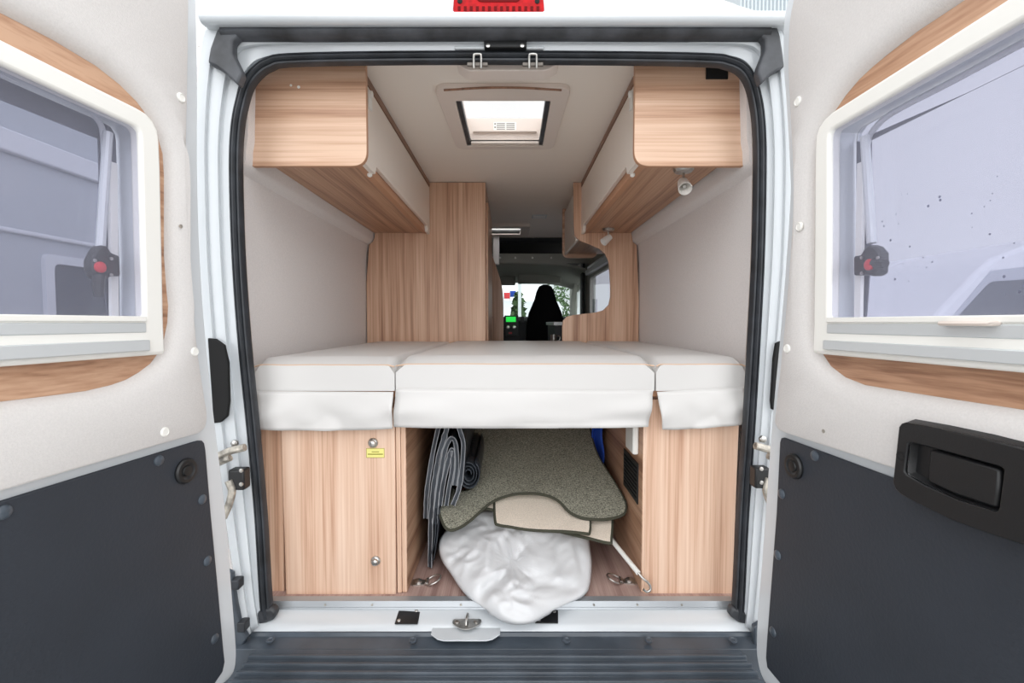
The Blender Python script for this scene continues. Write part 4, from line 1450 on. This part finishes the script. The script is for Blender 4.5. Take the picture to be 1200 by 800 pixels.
left = dict(
    drops=False, s=1, hinge=(229, 200), vp=670, tend=.66, label='open rear door hinged on the left, its window showing a parked grey motorhome',
    metal=[(229, -10), (231, 100), (231, 200), (234, 300), (241, 400), (252, 500), (264, 600), (272, 700), (276, 750), (276.5, 770), (274, 786), (266, 797), (256, 804)],
    felt=[(222, -10), (220.5, 100), (219, 200), (223, 300), (231, 400), (239.5, 460), (243, 482), (243, 493), (240, 502), (233, 508)], felt_end=(0, 576),
    wood=[(0, 15), (62, 47), (112, 77), (140, 99), (160, 119), (174, 138), (184, 158), (190.5, 180), (192, 205), (192, 300), (195, 340), (197, 358), (196, 378), (192, 397), (185, 414), (176, 426), (162, 436.5),
          (147, 445), (130, 451), (100, 458), (50, 464.5), (0, 470.5)],
    wood_close=lambda w: [(.62, w[-1][1] - .004), (.68, w[-1][1] + .06), (.69, 1.6), (.68, w[0][1] - .02), (.62, w[0][1] + .03)],
    frame_out=[(0, 46), (80, 86.5), (160, 126.5), (171, 133), (179, 142), (184.5, 153), (186.5, 166), (188, 200), (190, 300), (191.5, 372), (192.5, 415)],
    frame_in=[(0, 75), (80, 112), (154, 146), (160, 149.5), (163, 155), (164, 162), (165, 200), (167.5, 300), (169.5, 371)],
    rail_x=(169.5, 371),
    rails=[(370.5, 377, .018, .036, 'plastic_w', 'upper_rail'), (378, 389.5, .016, .034, 'silver', 'blind_rail'), (390, 397.5, .012, .026, 'alu', 'groove_strip'), (398, 411, .014, .042, 'silver', 'lower_rail')],
    brush=(410.5, 415), bead=[(0, 84), (60, 106), (95, 122), (110, 133), (120, 147), (123, 162), (123.5, 180)],
    bar=[(134.5, 190), (136.5, 372)], strut=[(126.5, 155), (117.5, 291)],
    clamp=[(109, 294), (115, 287), (122, 288), (127, 296), (137, 300), (138, 324), (128, 323), (120, 329), (111, 327), (104, 318), (104, 305)],
    lever=[(115, 322), (114, 336), (115, 348)], button=(118.5, 313), clamp_screws=[(113, 305), (132, 303), (132, 322)],
    dark=[(226, 518), (233, 516), (237, 516), (239.5, 519), (241, 527), (247, 600), (256.5, 700), (262, 762), (263.5, 775), (261, 787), (250, 803)], dark_end=(0, 586),
    white_buttons=[(212, 114.5), (228, 412), (193, 506)], trim_holes=[(212, 265)], dark_buttons=[(186, 539.5), (237, 585), (243, 657), (251.5, 748), (4, 600)], grommet=(217, 551.5))
right = dict(
    drops=True, s=-1, hinge=(925, 200), vp=566, tend=.60, label='open rear door hinged on the right, carrying the big black latch handle',
    metal=[(926, -10), (919, 25), (918.5, 75), (922, 125), (926, 200), (926, 237), (921, 312), (915, 387), (909, 450), (903, 520), (898, 590), (893, 660), (888.5, 715), (887, 745), (887, 765), (890, 783), (896, 798), (903, 806)],
    felt=[(932, -10), (925, 25), (923, 75), (925, 125), (928.5, 200), (928.5, 250), (924.5, 312), (919, 380), (913, 440), (908, 485), (907.5, 494), (910.5, 502), (918, 507)], felt_end=(1120, 568),
    wood=[(1200, -40), (1131, 0), (1075, 37), (1040, 64), (1022, 79), (1007, 93), (991, 112), (980, 128), (970, 146), (962, 168), (959, 200), (958, 300), (957, 380), (959, 400), (964, 414), (974, 429), (991, 442), (1014, 451),
          (1075, 461), (1140, 471), (1200, 480)],
    wood_close=lambda w: [(.60, w[-1][1] - .004), (.66, w[-1][1] + .06), (.67, 1.6), (.66, w[0][1] - .03), (.60, w[0][1] + .01)],
    frame_out=[(1200, -13), (1090, 58), (976, 131), (967, 139), (960, 149), (956.5, 160), (955.5, 172), (955, 200), (954.5, 300), (954, 380), (953, 414)],
    frame_in=[(1200, 22.5), (1090, 85.5), (981, 148.5), (976, 151.5), (973, 156), (972.3, 163), (972.3, 200), (972, 300), (971, 372)],
    rail_x=(971, 372),
    rails=[(372, 378, .018, .036, 'plastic_w', 'upper_rail'), (379, 390.5, .016, .034, 'silver', 'blind_rail'), (391, 398, .012, .026, 'alu', 'groove_strip'), (398.5, 409.5, .014, .042, 'silver', 'lower_rail')],
    brush=(409.5, 414), bead=[(1200, 48), (1110, 97), (1060, 123), (1034, 139), (1018, 158), (1014, 178)],
    bar=[(1006.5, 190), (1003, 372)], strut=[(1013.5, 160), (1021.5, 285)],
    clamp=[(1017, 291), (1022, 286.5), (1029, 289), (1035, 296), (1035, 304), (1034, 320), (1027, 324), (1020, 322), (1004, 323), (1004, 300), (1012, 299)],
    lever=[(1026, 308.5), (1033, 308.5), (1039, 309)], button=(1017.5, 310), clamp_screws=[(1008, 302), (1008, 320), (1027, 302)],
    dark=[(922, 514), (918, 512.5), (915.5, 513), (914, 518), (910, 600), (904, 680), (899, 745), (897.5, 770), (899, 782), (914, 800), (922, 808)], dark_end=(1045, 558),
    white_buttons=[(935, 119), (937, 265.5), (922.5, 408.5)], trim_holes=[(965, 505)], dark_buttons=[(955, 534), (916, 578.5), (911.5, 650), (906, 740)], grommet=(931.5, 546))
dl, Wl, Ll, nl = rear_door(left)
drr, Wr, Lr, nr = rear_door(right)

# pull tab on the right window's blind rail
a, c = Lr(1105, 381.5, .04), Lr(1169, 375.5, .04)
MB().prism([Wr(a[0], a[1], .03), Wr(c[0], a[1], .03), Wr(c[0], c[1], .03), Wr(a[0], c[1], .03)], nr * .022).build('blind_pull', M['plastic_b'], drr, bev=.004)

# latch handle on the right door
HO = .045
out = [Lr(x, y, HO) for x, y in ((1053, 500), (1056, 496), (1061, 494.5), (1100, 502), (1150, 513), (1200, 526))]
tt = .56
out += [(tt, out[-1][1] - .003), (tt, Lr(1200, 640, HO)[1] - .004)]
out += [Lr(x, y, HO) for x, y in ((1200, 639), (1160, 626), (1115, 609.5), (1075, 590), (1055, 579), (1049, 573), (1046, 565))]
hin = [Lr(x, y, HO) for x, y in ((1063, 521), (1066, 518.5), (1072, 519), (1120, 532), (1172, 546.5), (1176, 550), (1175.5, 556), (1170.5, 594), (1168, 599), (1162, 598), (1120, 585), (1080, 567), (1062, 556), (1059.5, 552))]
b = MB()
b.ring(Ww := [Wr(t, z, HO) for t, z in out], [Wr(t, z, HO) for t, z in hin], nr * -.006)
hp = b.build('latch_handle', M['black'], drr, bev=.003, bang=40)
b = MB()
b.loft([[Wr(t, z, HO - .006) for t, z in out], [Wr(t, z, .006) for t, z in offset2(out, .012)]], cap=False)
b.build('housing_side', M['black'], hp, smooth=60)
b = MB()
b.loft([[Wr(t, z, HO - .006) for t, z in hin], [Wr(t, z, .0285) for t, z in offset2(hin, -.005)]], cap=False)
b.face([Wr(t, z, .0285) for t, z in offset2(hin, -.005)])
b.build('recess', M['black'], hp, smooth=60)
pd = [Lr(x, y, HO - .008) for x, y in ((1091, 527), (1096, 526.5), (1172, 549), (1174, 552), (1170.5, 593), (1168, 595), (1120, 579), (1090, 565), (1088.5, 560))]
MB().prism([Wr(t, z, .029) for t, z in pd], nr * .011).build('pull_paddle', M['black'], hp, bev=.004, bang=40)
q = Lr(1055.5, 534, HO)
MB().lathe(Wr(q[0], q[1], HO - .0005), nr, [(.008, 0), (.008, .0012), (.005, .0012), (.0045, .0004), (0, .0002)], 16).build('screw_hole', M['deep'], hp)

# ================================================================== OUTSIDE
tag(MB().box(-60, 60, -40, 90, -.05, 0).build('ground', M['asphalt']), kind='structure')


def camper(name, label, mat='camper', group=None):
    r = thing(name, (0, 0, 0), label, 'motorhome', group)
    # side profile (x forward = -x is the nose), width along y 0..2.1
    prof = [(-.1, .5), (-.1, .95), (.25, 1.12), (.80, 1.32), (1.0, 1.5), (1.55, 2.1), (1.75, 2.28), (2.3, 2.5), (3.2, 2.68), (6.4, 2.74), (6.6, 2.6), (6.6, .5)]
    MB().prism([Vector((x, 0, z)) for x, z in prof], (0, 2.1, 0)).build('body', M[mat], r, bev=.06, seg=3, bang=25)
    MB().prism([Vector((1.12, .12, 1.53)), Vector((1.52, .12, 1.98)), Vector((1.52, 1.98, 1.98)), Vector((1.12, 1.98, 1.53))], (-.03, 0, .02)).build('windscreen', M['darkglass'], r)
    for y in (-.006, 2.1):
        MB().prism([Vector((x, y, z)) for x, z in ((1.15, 1.40), (1.72, 2.12), (2.4, 2.20), (6.5, 2.28), (6.5, 1.36))], (0, .006, 0)).build('side_band', M['camperband'], r)
    sw = rnd([(1.25, 1.45), (1.72, 1.98), (2.35, 2.02), (2.35, 1.45)], .06)
    for y in (-.012, 2.1):
        MB().prism([Vector((x, y, z)) for x, z in sw], (0, .012, 0)).build('cab_window', M['darkglass'], r)
        for x0 in (3.0, 4.6):
            MB().prism([Vector((x, y, z)) for x, z in rnd([(x0, 1.5), (x0 + 1.1, 1.5), (x0 + 1.1, 2.05), (x0, 2.05)], .08)], (0, .012, 0)).build('side_window', M['darkglass'], r)
        for xw_ in (.75, 4.9):
            MB().lathe((xw_, y + (.05 if y > 0 else -.05) * 0, .34), (0, -1 if y < 1 else 1, 0), [(.34, -.16), (.34, .01), (.30, .03), (.2, .03), (.18, .015), (0, .02)], 24).build('wheel', M['deep'], r)
    return r


c1 = camper('motorhome', 'nearer white motorhome seen through the right door window')
c1.location = (CAM.x + 6.05 - 1.6, 5.9, 0)
c2 = copy_tree(c1)
c2.location = (CAM.x + 6.75 - 1.7, 8.9, 0)
c2.scale = (1.12, 1.0, 1.06)
c2['label'] = 'farther white motorhome behind another in the right door window'
c3 = copy_tree(c1)
c3.rotation_euler.z = math.pi / 2
c3.location = (.3, 22, 0)
c3['label'] = 'white motorhome parked ahead, seen through the windscreen left of the seat'
c4 = copy_tree(c1)
c4.rotation_euler.z = math.pi / 2
c4.location = (2.75, 23, 0)
c4['label'] = 'white motorhome parked ahead, half hidden by the black seat'

# long grey motorhome alongside on the left
nb = thing('motorhome', (-3.2, 3.5, 0), 'tall grey motorhome parked alongside, seen through the left door window', 'motorhome')
x0 = -3.15
MB().box(x0 - 2.2, x0, -.5, 7.2, .45, 3.35).build('body', M['campergrey'], nb, bev=.12, seg=3)
for z0, z1, d in ((2.52, 2.66, .05), (2.02, 2.05, .03), (1.30, 1.34, .02)):
    MB().box(x0, x0 + d, -.4, 7.1, z0, z1).build('side_rail', M['camperlight'], nb, bev=.01)
for y0, y1 in ((2.15, 2.75), (3.1, 3.75), (4.3, 5.2)):
    b = MB()
    o_ = rnd([(y0, 1.38), (y1, 1.38), (y1, 1.92), (y0, 1.92)], .05)
    i_ = rnd([(y0 + .06, 1.44), (y1 - .06, 1.44), (y1 - .06, 1.86), (y0 + .06, 1.86)], .05)
    b.ring([Vector((x0, y, z)) for y, z in o_], [Vector((x0, y, z)) for y, z in i_], (.03, 0, 0))
    w_ = b.build('side_window', M['camperlight'], nb)
    MB().box(x0, x0 + .01, y0 + .05, y1 - .05, 1.43, 1.87).build('pane', M['darkglass'], w_)
for y in (.6, 5.6):
    MB().lathe((x0 - .1, y, .36), (1, 0, 0), [(.36, -.2), (.36, .05), (.3, .07), (.2, .06), (0, .06)], 24).build('wheel', M['deep'], nb)

# flagpoles, lamp post, tree ahead
def pole(name, x, y, h, label, cat, flag=None):
    r = thing(name, (x, y, 0), label, cat)
    MB().tube([(x, y, 0), (x, y, h)], [.06, .035], 10).build('mast', M['silver'], r)
    if flag:
        b = MB()
        b.sheet(lambda u, v: Vector((x + .03 + .42 * u, y + .05 * math.sin(u * 6), h - .12 - .45 * v)), 10, 4)
        b.build('flag_cloth', M[flag], r, solid=.01)
    return r


fx = P(593.5, 345, 33)
pole('flagpole', fx.x - .2, 33, 3.75, 'flagpole with a red flag beyond the windscreen', 'flagpole', 'red')
pole('flagpole', P(599, 345, 33).x - .1, 33.4, 3.9, 'flagpole with a blue flag beyond the windscreen', 'flagpole', 'blue')
pole('street_lamp', P(609, 345, 13.8).x, 13.8, 6.0, 'slim grey lamp post standing beyond the windscreen', 'lamp post')


def tree(x, y, h, r_, label):
    t = thing('shrub', (x, y, 0), label, 'shrub')
    MB().tube([(x, y, 0), (x, y, h * .6)], .06, 8).build('stem', M['wood_dk'], t)
    b = MB()
    for k in range(420):
        d = Vector((random.gauss(0, 1), random.gauss(0, 1), random.gauss(0, 1))).normalized() * random.random() ** .35
        c = Vector((x + d.x * r_, y + d.y * r_, h * .6 + d.z * h * .45))
        a = Vector((random.gauss(0, 1), random.gauss(0, 1), random.gauss(0, 1))).normalized()
        bb_ = a.orthogonal().normalized() * .09
        a = a * .16
        b.face([c - a, c + bb_, c + a, c - bb_])
    b.build('foliage', M['leaf'], t, smooth=0)


tree(P(607.5, 352, 14.5).x, 14.5, 2.3, .22, 'green shrub standing between the parked motorhomes ahead')
tree(P(656, 340, 32).x, 32, 4.6, 1.2, 'taller green shrub right of the black seat, beyond the windscreen')

# corrugated hall behind the roof on the right
hl = thing('warehouse', (8.3, 16, 0), 'pale corrugated hall rising behind the van roof on the right', 'building')
b = MB()
pts = []
n_ = 56
for k in range(n_ + 1):
    pts.append((7.35 + 1.7 * k / n_, 15.0 + (.06 if (k // 2) % 2 else 0)))
pts += [(9.05, 17.5), (7.35, 17.5)]
b.prism([Vector((x, y, 0)) for x, y in pts], (0, 0, 12.5))
b.build('cladding', M['clad'], hl, smooth=0)
MB().box(7.3, 9.1, 14.9, 17.6, 12.5, 12.65).build('roof_edge', M['camperlight'], hl)

# ================================================================== LIGHT, CAMERA
w = bpy.data.worlds.new('overcast')
bpy.context.scene.world = w
w.use_nodes = True
nt = w.node_tree
nt.nodes.clear()
wo = nt.nodes.new('ShaderNodeOutputWorld')
bg = nt.nodes.new('ShaderNodeBackground')
tc = nt.nodes.new('ShaderNodeTexCoord')
sp = nt.nodes.new('ShaderNodeSeparateXYZ')
nt.links.new(tc.outputs['Generated'], sp.inputs[0])
rp_ = nt.nodes.new('ShaderNodeValToRGB')          # overcast sky, dimmed overhead and kept bright low so light reaches inside
rp_.color_ramp.elements[0].position = 0.0
rp_.color_ramp.elements[0].color = (.96, .98, 1.0, 1)
rp_.color_ramp.elements[1].position = 0.8
rp_.color_ramp.elements[1].color = (.80, .80, .80, 1)
nt.links.new(sp.outputs['Z'], rp_.inputs['Fac'])
mr = nt.nodes.new('ShaderNodeMapRange')           # extra sky brightness added behind the camera to light the interior
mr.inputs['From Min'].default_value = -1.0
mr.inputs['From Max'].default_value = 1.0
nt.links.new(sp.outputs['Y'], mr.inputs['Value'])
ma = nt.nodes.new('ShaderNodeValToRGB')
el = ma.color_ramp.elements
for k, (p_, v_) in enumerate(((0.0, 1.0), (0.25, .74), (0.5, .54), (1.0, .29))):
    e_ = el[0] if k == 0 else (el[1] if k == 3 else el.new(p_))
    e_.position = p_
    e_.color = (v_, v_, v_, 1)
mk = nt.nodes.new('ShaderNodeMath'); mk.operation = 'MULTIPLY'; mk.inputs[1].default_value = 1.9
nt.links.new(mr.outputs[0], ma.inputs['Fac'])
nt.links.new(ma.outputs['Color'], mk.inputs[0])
nt.links.new(rp_.outputs['Color'], bg.inputs['Color'])
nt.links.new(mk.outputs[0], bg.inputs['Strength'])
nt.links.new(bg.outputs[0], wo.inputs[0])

cam = bpy.data.cameras.new('camera')
cam.sensor_width = 36
cam.lens = 36 * F / 1200
cam.clip_start = .02
co = bpy.data.objects.new('camera', cam)
C.objects.link(co)
co.location = CAM
co.rotation_euler = (math.pi / 2 - PITCH, 0, 0)
sc = bpy.context.scene
sc.camera = co
sc.view_settings.view_transform = 'Standard'
sc.view_settings.look = 'None'
sc.view_settings.gamma = 1.0
sc.view_settings.use_curve_mapping = False
sc.view_settings.exposure = 0.84
sc.cycles.max_bounces = 10
sc.cycles.diffuse_bounces = 6
sc.cycles.transparent_max_bounces = 16
sc.cycles.use_denoising = True
